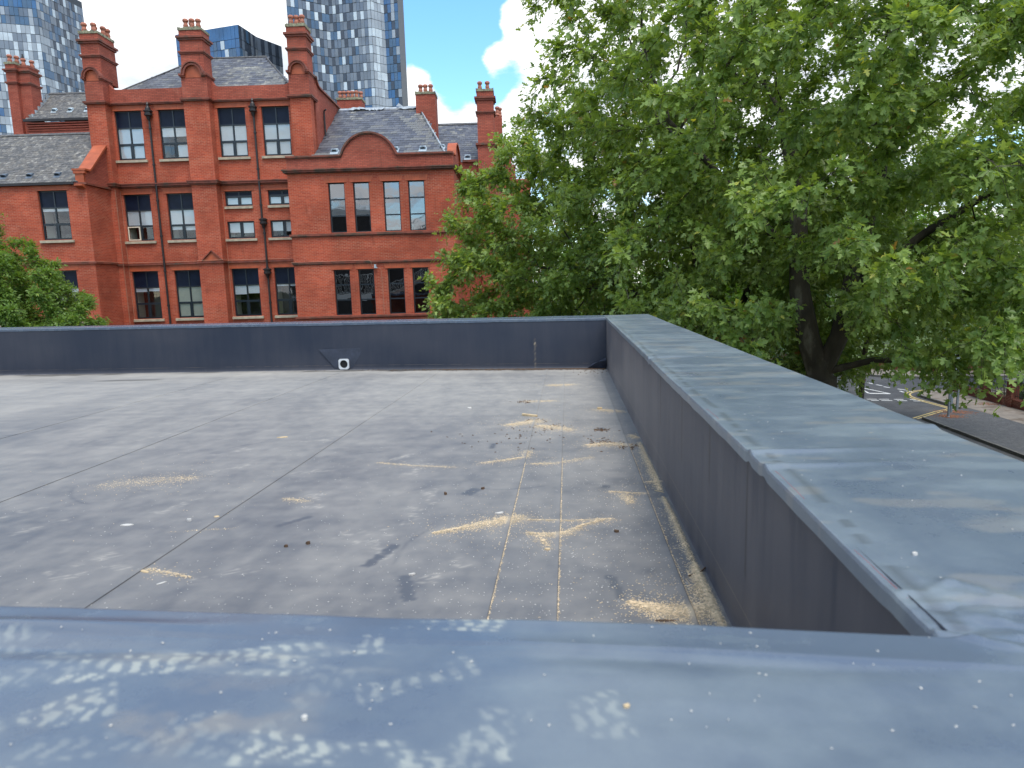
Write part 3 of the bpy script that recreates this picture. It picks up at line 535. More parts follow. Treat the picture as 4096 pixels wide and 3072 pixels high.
Sx = np.concatenate([np.linspace(XL - .6, -1.3, 120), np.arange(-1.29, XO, .0042), [XO]])
Tn = np.concatenate([[0, .004], np.arange(.01, 1, .0075), [1]])
coping('coping_membrane', Sx, Tn, lambda s_, t: (s_ + 0 * t, near_y(s_) + .003 * np.sin(s_ * 5) - t * (near_y(s_) - YN0)), top_z, near_fold, near_dust, .034, .14, .62)
def right_fold(X, Y):
    z = .014 * (fbm(X * 1.6, Y * 1.1, 91, 3) - .5) * sstep(.9, 2.2, Y) - .011 * sstep(1.7, .9, Y)
    for y0, a in ((1.84, .010), (1.70, .008), (4.2, -.012), (3.0, .004)): z += a * np.exp(-((Y - y0 - .10 * (X - XI)) / .022) ** 2) * sstep(.45, .05, X - XI)
    z += .008 * np.exp(-((Y - 2.15 + .2 * (X - 1.1)) / .03) ** 2) * sstep(.8, 1.1, X)
    w = np.exp(-(((X - .60) / .10) ** 2 + ((Y - .96) / .09) ** 2)); z += .009 * w * (fbm(X * 26 + Y * 12, Y * 26 - X * 9, 72, 3) - .5) * 2 + creases(X, Y)
    z += .008 * np.exp(-((X - XI - .03) / .02) ** 2) * (fbm(Y * 6, X * 3, 92, 3) - .4)
    return z
def right_dust(X, Y):
    a = .13 + .34 * (fbm(X * 2.5, Y * 1.6, 93, 5) - .5) + .20 * sstep(.5, .68, fbm(X * 3, Y * 10, 94, 5)) + .12 * sstep(2, 6, Y) + .12 * sstep(XI + .12, XI + .02, X)
    sp = (vnoise(X * 210, Y * 170, 95) > .99) * .6 * (fbm(X * 3, Y * 3, 96, 2) > .5)
    return np.stack([a, sp + .10 * sstep(.58, .72, fbm(X * 6, Y * 14, 97, 4)), .35 * sstep(.018, .004, np.abs(X - XI - .028 + .006 * np.sin(Y * 7))) * (vnoise(Y * 30, Y * 0, 2) > .35)], -1)
ysr = np.concatenate([np.arange(.88, 2.4, .005), np.arange(2.4, 9.6, .02), [9.66]])
coping('coping_membrane', ysr, np.concatenate([[0, .003, .01], np.arange(.02, 1, .018), [1]]), lambda s_, t: (in_x(s_) + t * (XO - in_x(s_)), s_ - (.02 * t) * (s_ < 1.0) * (1.0 - s_) / .12 + 0 * t), top_z, right_fold, right_dust, .034, .14, .6)
def far_fold(X, Y): return .008 * (fbm(X * 1.1, Y * 2, 98, 3) - .5)
def far_dust(X, Y): return np.stack([.02 + .2 * (fbm(X * 2, Y * 5, 99, 4) - .5), 0 * X, 0 * X], -1)
Sf = np.linspace(XL - .6, XI, 420)
coping('coping_membrane', Sf, np.linspace(0, 1, 14), lambda s_, t: (s_ + 0 * t, far_y(s_) + t * .6), top_z, far_fold, far_dust, .035, .14, .6)
coping('coping_membrane', np.linspace(YN1 + .01, 9.4, 120), np.linspace(0, 1, 10), lambda s_, t: (XL - t * .6 + 0 * s_, s_ + 0 * t), top_z, far_fold, far_dust, .035, .14, .6)
# lap strip edge and red scrim thread along the right coping
th_ = MB()
for y0, y1 in ((1.0, 1.2), (1.45, 1.68), (2.3, 2.5)):
    pts = [(float(in_x(y)) + .009 + .003 * math.sin(y * 9) + random.uniform(-.001, .001), y, float(top_z(XI, y)) + float(right_fold(np.array(float(in_x(y)) + .009), np.array(y))) - .0002) for y in np.arange(y0, y1, .03)]
    th_.tube(pts, .0007, 4); th_.build('red_thread', MT['red_thread'], ROOF, RO); th_ = MB()
# folded pleat in the far corner
pl = MB(); zc = float(floor_z(np.array(.3), np.array(9.0)))
pl.face([(.50, 9.0, zc), (.24, 9.02, zc), (.40, 8.96, zc + .10)]).face([(.50, 9.0, zc), (.40, 8.96, zc + .10), (.50, 8.9, zc + .12)]).face([(.24, 9.02, zc), (.33, 9.04, zc + .07), (.40, 8.96, zc + .10)]).face([(.50, 8.9, zc + .12), (.40, 8.96, zc + .10), (.505, 9.03, zc + .15)])
pl.build('corner_pleat', MT['patch'], ROOF, RO)
# square rainwater outlet through the far upstand
ox, oy = -3.19, far_y(-3.19) - .012; oz = float(floor_z(np.array(ox), np.array(oy)))
ou = MB(); ring = []
seg = 20
for k in range(seg):
    a0, a1 = 2 * math.pi * k / seg, 2 * math.pi * (k + 1) / seg
    def sq(a): c, s_ = math.cos(a), math.sin(a); m_ = .075 / max(abs(c), abs(s_)); return (c * m_, s_ * m_)
    i0, i1 = (.057 * math.cos(a0), .057 * math.sin(a0)), (.057 * math.cos(a1), .057 * math.sin(a1)); o0, o1 = sq(a0), sq(a1)
    ou.face([(ox + i0[0], oy - .02, oz + .085 + i0[1]), (ox + o0[0], oy - .02, oz + .085 + o0[1]), (ox + o1[0], oy - .02, oz + .085 + o1[1]), (ox + i1[0], oy - .02, oz + .085 + i1[1])])
    ou.face([(ox + o0[0], oy - .02, oz + .085 + o0[1]), (ox + o0[0], oy, oz + .085 + o0[1]), (ox + o1[0], oy, oz + .085 + o1[1]), (ox + o1[0], oy - .02, oz + .085 + o1[1])])
    ou.face([(ox + i0[0], oy - .02, oz + .085 + i0[1]), (ox + i0[0], oy + .3, oz + .085 + i0[1]), (ox + i1[0], oy + .3, oz + .085 + i1[1]), (ox + i1[0], oy - .02, oz + .085 + i1[1])])
outl = ou.build('drain_outlet', MT['plastic'], ROOF, RO)
MB().lathe((0, 0, 0), [(.056, 0), (.056, .002)], 20).build('pipe_bore', MT['black'], outl, loc=(0, 0, 0)).matrix_local = Matrix.Translation((ox - RO[0], oy - RO[1] - .004, oz + .085)) @ Matrix.Rotation(R(90), 4, 'X')  # black disc painted in for the shade inside the pipe
pt = MB(); pt.prism([(ox - .36, oz + .30), (ox + .30, oz + .31), (ox + .12, oz + .03), (ox - .14, oz + .03)], 'y', oy + .004, oy + .0075)
pt.build('outlet_patch', MT['patch'], ROOF, RO)

# sawdust and grit lying on the deck (small chips, nobody could count them)
def chip_cloud(name, n, sampler, size, mat, label, cat, zf=None, seed=1):
    rg = np.random.default_rng(seed); V = []; F = []; Q = [q for q in (sampler(rg) for _ in range(n)) if q is not None]
    ax_ = np.array([q[0] for q in Q]); ay_ = np.array([q[1] for q in Q]); az_ = zf(ax_, ay_) if zf else np.array([q[2] for q in Q])
    for x, y, z in zip(ax_.tolist(), ay_.tolist(), az_.tolist()):
        s1 = size[0] * rg.uniform(.5, 1.5); s2 = size[1] * rg.uniform(.5, 1.3); h = size[2] * rg.uniform(.5, 1.5); a = rg.uniform(0, 6.28); c, s_ = math.cos(a), math.sin(a); t1 = rg.uniform(-.5, .5) * s1
        b = len(V); z += .0008
        for (u, v, w) in ((-s1, -s2, 0), (s1, -s2, t1 * .3), (s1, s2, t1), (-s1, s2, 0), (0, 0, h)): V.append((x + u * c - v * s_, y + u * s_ + v * c, z + w))
        F += [(b, b + 1, b + 4), (b + 1, b + 2, b + 4), (b + 2, b + 3, b + 4), (b + 3, b, b + 4)]
    me = bpy.data.meshes.new(name); me.from_pydata(V, [], F); me.update()
    return tag(link_mesh(name, me, mat), label, cat, kind='stuff')
def deck_z(x, y): return float(floor_z(np.array(x), np.array(y))) + .006 * (float(fbm(np.array(x * .9), np.array(y * .7), 12, 3)) - .5) + .0018
def deck_zv(x, y): return floor_z(x, y) + .006 * (fbm(x * .9, y * .7, 12, 3) - .5) + .0018
def samp_pile(rg):
    k = rg.choice(len(PILES), p=PW); pts, wds, st = PILES[k]; i = rg.integers(0, len(pts) - 1); t = rg.uniform(); w = wds[i] * (1 - t) + wds[i + 1] * t
    q_ = .62 if rg.uniform() < .72 else .9 + rg.exponential(1.6); q_ = q_ if w > .004 else min(q_, 1)
    x = pts[i][0] * (1 - t) + pts[i + 1][0] * t + rg.normal() * w * q_; y = pts[i][1] * (1 - t) + pts[i + 1][1] * t + rg.normal() * w * q_
    if x > XI - .003 or y > 8.9: return None
    return x, y, 0
PW = np.array([sum(w_) * st * np.hypot(p[-1][0] - p[0][0], p[-1][1] - p[0][1]) ** .5 for p, w_, st in PILES]); PW[9:12] *= 1.5; PW[-3:] = PW.sum() * .035; PW /= PW.sum()
chip_cloud('sawdust', 30000, samp_pile, (.0027, .0014, .0013), MT['sawdust'], 'pale sawdust drifts scattered over the grey roof beside the right parapet', 'sawdust', zf=lambda x, y: deck_zv(x, y) + .006 * drift(x, y), seed=3)
def samp_spread(rg):
    y = rg.uniform(1.9, 8.8) if rg.uniform() < .4 else 2 + rg.exponential(1.2); x = .45 - rg.exponential(1.0)
    if x < -5 or y > 8.85: return None
    return x, y, 0
chip_cloud('roof_grit', 3000, samp_spread, (.0022, .0014, .0012), MT['pebble'], 'pale grit specks strewn thinly across the grey roof deck', 'grit', zf=deck_zv, seed=4)
def samp_near(rg):
    if rg.uniform() < .62: x, y = rg.uniform(-.9, 1.0), rg.uniform(.5, .88)
    else: x, y = rg.uniform(.56, 1.1), rg.uniform(.9, 4.5)
    x2, y2 = np.array(x), np.array(y); return x, y, float(top_z(x2, y2)) + float(near_fold(x2, y2) if y < .9 else right_fold(x2, y2))
chip_cloud('coping_grit', 230, samp_near, (.0014, .001, .0012), MT['pebble'], 'tiny white grit specks lying on the near and right parapet copings', 'grit', seed=5)
def samp_silt(rg):
    x = XI - .02 - abs(rg.normal()) * 1.3; y = far_y(x) - .03 - abs(rg.normal()) * .07; return x, y, 0
chip_cloud('leaf_debris', 1300, samp_silt, (.010, .006, .005), MT['bark_chip'], 'dark damp leaf debris along the foot of the far parapet', 'debris', zf=deck_zv, seed=6)
def samp_cl(rg):
    c = [(-.27, 5.42, .05), (-.14, 5.17, .06), (-.44, 6.38, .05), (.26, 4.62, .06), (.25, 5.05, .03), (.42, 4.5, .04), (-.3, 4.95, .3), (.35, 8.7, .2)][rg.integers(0, 8)]
    x, y = c[0] + rg.normal() * c[2], c[1] + rg.normal() * c[2]
    return (x, y, 0) if x < XI - .01 and y < 8.9 else None
chip_cloud('bark_debris', 420, samp_cl, (.008, .005, .005), MT['bark_chip'], 'brown bark crumbs in small heaps around the wood offcut on the roof', 'debris', zf=deck_zv, seed=7)
# bigger bits that can be pointed at one by one
def shard(name, x, y, l, w, h, ang, mat, label, cat, group=None, z=None, seed=0):
    rg = random.Random(seed + int(x * 1000)); n = 7; b = MB(); top = []; bot = []
    for k in range(n):
        a = 2 * math.pi * k / n; r_ = rg.uniform(.75, 1.1); top.append((l * .5 * r_ * math.cos(a), w * .5 * r_ * math.sin(a), h * rg.uniform(.7, 1.2))); bot.append((l * .5 * r_ * math.cos(a) * 1.04, w * .5 * r_ * math.sin(a) * 1.04, 0))
    c = (0, 0, h * 1.15)
    for k in range(n): j = (k + 1) % n; b.face([bot[k], bot[j], top[j], top[k]]).face([top[k], top[j], c])
    b.face(list(reversed(bot)))
    o = b.build(name, mat); o.location = (x, y, deck_z(x, y) if z is None else z); o.rotation_euler = (0, 0, ang); return tag(o, label, cat, group)
b = MB().box(-.075, .075, -.012, .012, 0, .018); o = b.build('wood_offcut', MT['wood']); o.location = (-.345, 5.63, deck_z(-.345, 5.63)); o.rotation_euler = (0, 0, -.55)
bev = o.modifiers.new('b', 'BEVEL'); bev.width = .002
tag(o, 'short pale square wood offcut lying beside a heap of bark crumbs', 'wood offcut')
b = MB().box(-.02, .02, -.016, .016, 0, .018); o = b.build('wood_block', MT['wood']); o.location = (.272, 5.93, deck_z(.272, 5.93)); o.rotation_euler = (0, 0, .2); tag(o, 'small pale wood block near the right parapet foot', 'wood block')
b = MB().tube([(0, 0, .003), (.05, .03, .006), (.085, .075, .012), (.09, .13, .02)], [.003, .0035, .003, .0015], 6); o = b.build('twig', MT['bark_chip']); o.location = (.44, 2.42, deck_z(.44, 2.42)); tag(o, 'dark bent twig leaning at the foot of the right parapet', 'twig')
for args in (('wood_chip', -.353, 3.13, .05, .02, .006, .3, MT['pebble'], 'pale grey flat chip behind the left sawdust drift', 'chip'),
             ('wood_chip', .505 - .03, 3.484, .055, .008, .004, 2.5, MT['wood'], 'long pale splinter at the foot of the right parapet', 'splinter'),
             ('wood_chip', -.102, 2.674, .03, .018, .006, .2, MT['wood'], 'small cream wood chip below the forked sawdust drift', 'chip'),
             ('bark_piece', -.678, 3.429, 0.0190, 0.0150, 0.0136, 0, MT['bark_chip'], 'round dark brown bark lump left of the first roof seam', 'bark'),
             ('bark_piece', -.487, 3.529, 0.0204, 0.0136, 0.0109, .4, MT['bark_chip'], 'greenish brown bark lump right of the round dark one', 'bark'),
             ('bark_piece', .202, 2.883, 0.0231, 0.0150, 0.0095, .2, MT['bark_chip'], 'red brown bark lump right of the forked sawdust drift', 'bark'),
             ('paper_scrap', -2.172, 2.941, .06, .03, .004, .1, MT['pebble'], 'white paper scrap alone on the left of the roof', 'scrap'),
             ('paper_scrap', -.929, 6.03, .045, .04, .01, .1, MT['pebble'], 'white round scrap near the middle of the roof', 'scrap'),
             ('pebble', -.624, 2.416, .03, .012, .005, .4, MT['pebble'], 'small white stone chip low left of the sawdust', 'stone'),
             ('wood_chip', -1.731, 2.413, .05, .018, .004, 2.8, MT['wood'], 'yellowish curled wood chip on the seam at lower left', 'chip'),
             ('wood_chip', -2.221, 4.853, .08, .03, .005, .2, MT['wood'], 'cream chip on the middle left of the deck', 'chip'),
             ('bark_piece', -1.164, 2.716, 0.0204, 0.0163, 0.0122, 0, MT['bark_chip'], 'brown bark crumb, right one of a pair on the deck', 'bark'),
             ('bark_piece', -1.251, 2.682, 0.0177, 0.0136, 0.0095, 0, MT['bark_chip'], 'brown bark crumb, left one of a pair on the deck', 'bark'),
             ('wood_chip', -1.592, 2.31, .045, .01, .003, .9, MT['pebble'], 'thin pale splinter near the near coping on the left', 'splinter'),
             ('pebble', -1.888, 3.005, .026, .02, .01, 0, MT['pebble'], 'grey pebble just left of the long dark seam', 'stone'),
             ('wood_chip', -1.135 - .64, 3.061, .03, .02, .004, 0, MT['wood'], 'tan chip lying on the long dark seam', 'chip'),
             ('wood_chip', .31, 2.075, .09, .012, .004, .02, MT['bark_chip'], 'reddish bark strip in front of the big sawdust pile', 'bark')):
    shard(*args)
tz = lambda x, y, f: float(top_z(np.array(x), np.array(y))) + float(f(np.array(x), np.array(y)))
for x, y, l, w, h, m_, lab in ((.87, .815, .012, .010, .006, 'pebble', 'largest white crumb on the near coping at the right'), (.60, 1.16, .010, .008, .004, 'pebble', 'white flake beside the red thread on the right coping'),
                           (.66, .60, .009, .006, .003, 'wood', 'orange brown chip low on the near coping'), (.06, .70, .008, .006, .003, 'wood', 'cream chip on the faint boot print'), (-.305, .665, .008, .007, .004, 'pebble', 'round white grain left of the boot prints')):
    shard('crumb', x, y, l, w, h, .3, MT[m_], lab, 'crumb', z=tz(x, y, near_fold if y < .9 else right_fold))

# ------------------------------------------------------------------ ground
GR = empty('ground'); tag(GR, kind='structure')
bpy.data.objects.remove(GR)
g = MB(); g.face([(-3000, -3000, -.02), (3000, -3000, -.02), (3000, 3000, -.02), (-3000, 3000, -.02)]); tag(g.build('ground', MT['soil']), kind='structure')

# ------------------------------------------------------------------ the red brick building
AF = R(4.207704); CA, SA = math.cos(AF), math.sin(AF)
U0, N0 = -14.0, 39.0
def uw(u, n, z=0): return (u * CA - n * SA, u * SA + n * CA, z)
BLD = empty('brick_building', uw(U0, N0), AF)
tag(BLD, 'ornate red brick building with tall chimneys and slate roofs beyond the parapet', 'building')
BO = (U0, N0, -CAMZ)
def B(mb, name, mat, parent=BLD, smooth=False): return mb.build(name, mat, parent, BO, smooth)

def wall_holes(mb, n, th, u0, u1, z0, z1, holes, mi=0):
    us = sorted({u0, u1, *[h[0] for h in holes], *[h[1] for h in holes]}); zs = sorted({z0, z1, *[h[2] for h in holes], *[h[3] for h in holes]})
    us = [u for u in us if u0 <= u <= u1]; zs = [z for z in zs if z0 <= z <= z1]
    for i in range(len(us) - 1):
        for j in range(len(zs) - 1):
            cu, cz = (us[i] + us[i + 1]) / 2, (zs[j] + zs[j + 1]) / 2
            if any(h[0] < cu < h[1] and h[2] < cz < h[3] for h in holes): continue
            mb.face([(us[i], n, zs[j]), (us[i + 1], n, zs[j]), (us[i + 1], n, zs[j + 1]), (us[i], n, zs[j + 1])], mi)
            mb.face([(us[i], n + th, zs[j + 1]), (us[i + 1], n + th, zs[j + 1]), (us[i + 1], n + th, zs[j]), (us[i], n + th, zs[j])], mi)
    for a, b_, c, d in holes:
        mb.face([(a, n, c), (a, n, d), (a, n + th, d), (a, n + th, c)], mi).face([(b_, n + th, c), (b_, n + th, d), (b_, n, d), (b_, n, c)], mi)
        mb.face([(a, n, d), (b_, n, d), (b_, n + th, d), (a, n + th, d)], mi).face([(a, n + th, c), (b_, n + th, c), (b_, n, c), (a, n, c)], mi)
    mb.face([(u0, n + th, z0), (u0, n + th, z1), (u0, n, z1), (u0, n, z0)], mi).face([(u1, n, z0), (u1, n, z1), (u1, n + th, z1), (u1, n + th, z0)], mi)
    mb.face([(u0, n, z1), (u1, n, z1), (u1, n + th, z1), (u0, n + th, z1)], mi)

BIG = []   # windows: (u0,u1,z0,z1,n)
def window(u0, u1, z0, z1, n, cols=2, rows=((.655, 1, 'p'), (.325, .655, 'g'), (0, .325, 'g')), blinds=None, glass='glass', sill=True, sill_w=.12, opened=None, rev=.11, blindmat='blind', lintel=True, extra=None):
    f = MB(); t = .055; nf = n + rev
    f.box(u0, u0 + t, nf, nf + .07, z0, z1).box(u1 - t, u1, nf, nf + .07, z0, z1).box(u0 + t, u1 - t, nf, nf + .07, z0, z0 + t).box(u0 + t, u1 - t, nf, nf + .07, z1 - t, z1)
    H = z1 - z0; cw = (u1 - u0) / cols
    for r0, r1, k in rows:
        if r0 > 0: f.box(u0 + t, u1 - t, nf - .012, nf + .068, z0 + r0 * H - .032, z0 + r0 * H + .032)
    for c in range(1, cols): f.box(u0 + c * cw - .03, u0 + c * cw + .03, nf - .008, nf + .066, z0 + t, z1 - t)
    # opening casements in the bottom row have a second, slightly proud frame
    for r0, r1, k in rows:
        if r0 == 0 and cols == 2:
            for c in range(cols):
                if opened == c: continue
                a, b_ = u0 + c * cw + .04, u0 + (c + 1) * cw - .04; lo, hi = z0 + .05, z0 + r1 * H - .035
                f.box(a, a + .04, nf - .02, nf + .02, lo, hi).box(b_ - .04, b_, nf - .02, nf + .02, lo, hi).box(a + .04, b_ - .04, nf - .02, nf + .02, lo, lo + .04).box(a + .04, b_ - .04, nf - .02, nf + .02, hi - .04, hi)
    W_ = B(f, 'window', MT['frame'])
    for r0, r1, k in rows:
        for c in range(cols):
            a, b_ = u0 + c * cw + .032, u0 + (c + 1) * cw - .032; lo, hi = z0 + r0 * H + .034, z0 + r1 * H - .034
            if opened == c and r0 == 0: continue
            p = MB().box(a, b_, nf + .025, nf + .031, lo, hi)
            pn = B(p, 'pane', MT['panel'] if k == 'p' else MT[glass], W_)
    if blinds:
        for c, (r0, r1, frac) in enumerate(blinds):
            if frac <= 0: continue
            a, b_ = u0 + (c % cols) * cw + .05, u0 + (c % cols + 1) * cw - .05; hi = z0 + r1 * H - .03; lo = hi - (hi - (z0 + r0 * H + .03)) * frac
            B(MB().box(a, b_, nf + .045, nf + .05, lo, hi), 'blind', MT[blindmat], W_)
    if sill:
        s_ = MB(); s_.prism([(n - .11, z0 - .15), (n + .12, z0 - .15), (n + .16, z0 + .0), (n - .11, z0 - .03)], 'x', u0 - sill_w, u1 + sill_w); B(s_, 'sill', MT['stone'], W_)
    if lintel:
        l_ = MB(); k = 9; w_ = (u1 - u0 + .24) / k
        for i in range(k):
            if i % 2 == 0 or True:
                a = u0 - .12 + i * w_; sp = (i - (k - 1) / 2) * .02
                l_.prism([(a + .003, z1 + .012), (a + w_ - .003, z1 + .012), (a + w_ - .003 + sp, z1 + .29), (a + .003 + sp, z1 + .29)], 'y', n - .006 - .002 * (i % 2), n + .05)
        l_.box(u0 - .10, u1 + .10, n - .03, n + .02, z1 - .004, z1 + .035)
        B(l_, 'lintel', MT['terracotta'], W_)
    if opened is not None:
        a, b_ = u0 + opened * cw + .03, u0 + (opened + 1) * cw - .03; lo, hi = z0 + .03, z0 + rows[-1][1] * H - .03
        q = MB(); q.box(a, a + .055, nf - .06, nf - .015, lo, hi).box(b_ - .055, b_, nf - .06, nf - .015, lo, hi).box(a + .055, b_ - .055, nf - .06, nf - .015, lo, lo + .055).box(a + .055, b_ - .055, nf - .06, nf - .015, hi - .055, hi)
        B(q, 'open_casement', MT['cream'], W_)
    BIG.append((u0, u1, z0, z1, n)); return W_

T1_, T2_, T3_ = (.655, 1, 'p'), (.325, .655, 'g'), (0, .325, 'g')
TOP = (7.07, 9.53); R2 = (2.90, 5.31); R3 = (-1.25, 1.30)
mid, low = (.325, .655), (0, .325)
# --- main block
nM = 36.0
bays = [(-20.80, -19.38), (-18.50, -17.06), (-15.40, -13.95), (-13.10, -11.66)]
holes = []
for i, (a, b_) in enumerate(bays):
    holes.append((a, b_, *TOP)); holes.append((a, b_, *R3))
    if i < 2: holes.append((a, b_, *R2))
    else: holes += [(a, b_, 4.56, 5.33), (a, b_, 2.88, 3.77)]
w = MB(); wall_holes(w, nM, .3, -21.2, -11.2, -7, 9.85, holes)
WALL = B(w, 'wall', MT['brick'])
full = [(*mid, 1), (*mid, 1), (*low, 1), (*low, 1)]
window(*bays[0], *TOP, nM, blinds=full)
window(*bays[1], *TOP, nM, blinds=[(*mid, .6), (*mid, .6), (*low, .0), (*low, .95)])
window(*bays[2], *TOP, nM, blinds=full)
window(*bays[3], *TOP, nM, blinds=full)
window(*bays[0], *R2, nM, blinds=[(*mid, 1), (*mid, 1), (*low, .0), (*low, .1)], opened=0)
window(*bays[1], *R2, nM, blinds=[(*mid, 1), (*mid, 1), (*low, .3), (*low, .35)])
window(*bays[0], *R3, nM, blinds=[(*mid, .25), (*mid, .22)])
window(*bays[1], *R3, nM, blinds=full, blindmat='blind_cream')
window(*bays[2], *R3, nM, blinds=[(*mid, .6), (*mid, .55)])
window(*bays[3], *R3, nM, blinds=[(*mid, .1), (*mid, .12)])
for i, b2, b3 in ((2, 0, .66), (3, .0, .62)):
    window(*bays[i], 4.56, 5.33, nM, rows=((.66, 1, 'p'), (0, .66, 'g')), blinds=[(0, .66, .97), (0, .66, .97)], sill_w=.02, blindmat='blind', lintel=True)
    window(*bays[i], 2.88, 3.77, nM, rows=((0, 1, 'g'),), blinds=[(0, 1, b3), (0, 1, b3 + .04)], lintel=False)
# upper parapet of the main block, swept up to each pier
def swoop(uc, s, r_=.40, z0=10.60):   # quarter circle at uc, s = +1 pier on the left
    return [(uc + s * r_ * (1 - math.cos(a)), z0 + r_ * (1 - math.sin(a))) for a in [math.pi / 2 * k / 6 for k in range(7)]]
def parapet(ua, ub, r_=.42, z0=10.58):
    l_ = [(ua + r_ * (1 - math.cos(k * math.pi / 12)), z0 + r_ * (1 - math.sin(k * math.pi / 12))) for k in range(7)]
    rr = [(ub - (p[0] - ua), p[1]) for p in reversed(l_)]; return l_ + rr
up_ = MB(); cp = MB()
for ua, ub in ((-20.93, -16.88), (-15.58, -11.40)):
    ln = parapet(ua, ub); up_.prism([(ua, 9.85)] + ln + [(ub, 9.85)], 'y', nM, nM + .32); cp.band(list(ln), 'y', nM - .09, nM + .40, .085)
B(up_, 'parapet_wall', MT['brick_up'])
# piers and chimneys
def pot(parent, u, n, z, s_=1.2, mat='pot'):
    p = MB().lathe((u, n, z), [(.115 * s_, -.04), (.12 * s_, .0), (.088 * s_, .07 * s_), (.10 * s_, .15 * s_), (.078 * s_, .22 * s_), (.088 * s_, .27 * s_), (.12 * s_, .30 * s_), (.12 * s_, .36 * s_), (.085 * s_, .40 * s_), (.05 * s_, .41 * s_)], 12)
    for k in range(4): a = k * math.pi / 2 + .5; p.box(u + .085 * s_ * math.cos(a) - .02, u + .085 * s_ * math.cos(a) + .02, n + .085 * s_ * math.sin(a) - .02, n + .085 * s_ * math.sin(a) + .02, z + .085 * s_, z + .13 * s_)
    o = B(p, 'chimney_pot', MT[mat], parent, smooth=False); return o
def band_ring(mb, u0, u1, n0, n1, z, h, pr, steps=2):
    for k in range(steps):
        e = pr * (k + 1) / steps; mb.box(u0 - e, u1 + e, n0 - e, n1 + e, z + h * k / steps, z + h * (k + 1) / steps - (.0 if k == steps - 1 else 0))
def chimney(u0, u1, n0, n1, z0, z1, bands, pots, mat='brick_up', cap=True):
    c = MB().box(u0, u1, n0, n1, z0, z1); CH = B(c, 'chimney', MT[mat])
    bd = MB()
    for z, h, pr in bands: band_ring(bd, u0, u1, n0, n1, z, h, pr)
    if bands: B(bd, 'chimney_band', MT['course'], CH)
    if cap:
        k = MB(); rg = random.Random(int(u0 * 10)); nu = 8
        for i in range(nu):
            a, b_ = u0 - .03 + (u1 - u0 + .06) * i / nu, u0 - .03 + (u1 - u0 + .06) * (i + 1) / nu
            h0, h1 = rg.uniform(.10, .17), rg.uniform(.10, .17); k.prism([(a, z1), (b_, z1), (b_, z1 + h1), (a, z1 + h0)], 'y', n0 - .03 - rg.uniform(0, .02), n1 + .03)
        B(k, 'cap_mortar', MT['lichen'], CH)
    for (u, n) in pots: pot(CH, u, n, z1 + .12)
    return CH
def pier(u0, u1, nf, z1=11.0, mat_lo='brick', right_side=True, string=9.85):
    p = MB().box(u0, u1, nf, nM + .01, -7, string); B(p, 'pier', MT[mat_lo]); q = MB().box(u0, u1, nf, nM + .35, string, z1); B(q, 'pier_head', MT['brick_up'])
for (u0, u1, s0, s1, n1_) in ((-21.87, -20.93, -21.9, -20.97, 37.0), (-16.88, -15.58, -16.84, -15.69, 36.5), (-11.40, -10.35, -11.38, -10.42, 36.55)):
    pier(u0, u1, 35.5)
    uc = (u0 + u1) / 2 if u0 != -16.88 else -16.23; r_ = .40 if u0 == -16.88 else .33
    ha = MB(); arc = [(uc + r_ * math.cos(a), 11.06 + r_ * 1.05 * math.sin(a)) for a in [math.pi * k / 12 for k in range(13)]]
    ha.prism([(uc - r_, 10.9), (uc + r_, 10.9)] + arc, 'y', 35.485, 35.66); B(ha, 'gable_panel', MT['terracotta'])
    hb = MB(); hb.band(list(reversed(arc)), 'y', 35.36, 35.66, .10); hb.band(list(reversed([(uc + (p[0] - uc) * 1.29, 11.06 + (p[1] - 11.06) * 1.29) for p in arc])), 'y', 35.32, 35.66, .05)
    hb.box(u0 - .07, uc - r_ - .02, 35.36, nM + .30, 10.98, 11.08).box(uc + r_ + .02, u1 + .07, 35.36, nM + (.36 if u0 != -11.40 else .6), 10.98, 11.08)
    hb.box(u0 - .03, uc - r_ - .02, 35.42, nM + .28, 10.92, 10.98).box(uc + r_ + .02, u1 + .03, 35.42, nM + .34, 10.92, 10.98)
    B(hb, 'hood_mould', MT['course'])
    npot = {-21.87: [(-21.75, 35.85), (-21.3, 35.9), (-21.5, 36.3), (-21.12, 36.4), (-21.1, 36.75)], -16.88: [(-16.52, 35.8), (-16.2, 35.8), (-15.9, 35.85), (-16.4, 36.2)], -11.40: [(-11.15, 35.8), (-10.88, 35.85), (-10.58, 35.8), (-10.9, 36.2)]}[u0]
    chimney(s0, s1, 35.6, n1_, 10.95, 13.2, [(12.06, .14, .09), (12.72, .2, .13)], npot)
# string course 9.85, cornice 5.75, string 1.68
sc_ = MB()
for a, b_ in ((-20.93, -16.88), (-15.58, -11.40)): sc_.box(a, b_, 35.90, 36.02, 9.80, 9.86).box(a, b_, 35.86, 36.02, 9.86, 9.92)
for a, b_ in ((-21.87, -20.93), (-16.88, -15.58), (-11.40, -10.35)): sc_.box(a - .08, b_ + .08, 35.40, 36.03 if b_ != -10.35 else 36.5, 9.76, 9.82).box(a - .12, b_ + .12, 35.36, 36.04 if b_ != -10.35 else 36.5, 9.82, 9.90)
B(sc_, 'string_course', MT['course'])
co_ = MB()
for z, h, pr in ((5.62, .07, .08), (5.69, .10, .18), (5.79, .05, .22)):
    for a, b_ in ((-20.93, -16.88), (-15.58, -11.40)): co_.box(a, b_, nM - pr, nM + .02, z, z + h)
    for a, b_ in ((-21.87, -20.93), (-16.88, -15.58)): co_.box(a - pr * .8, b_ + pr * .8, 35.5 - pr * .8, nM - .0, z - .003, z + h - .003)
B(co_, 'cornice', MT['course'])
sp_ = MB()
for a, b_ in ((-20.93, -16.88), (-15.58, -11.40)): sp_.box(a, b_, nM - .08, nM + .02, 1.60, 1.70)
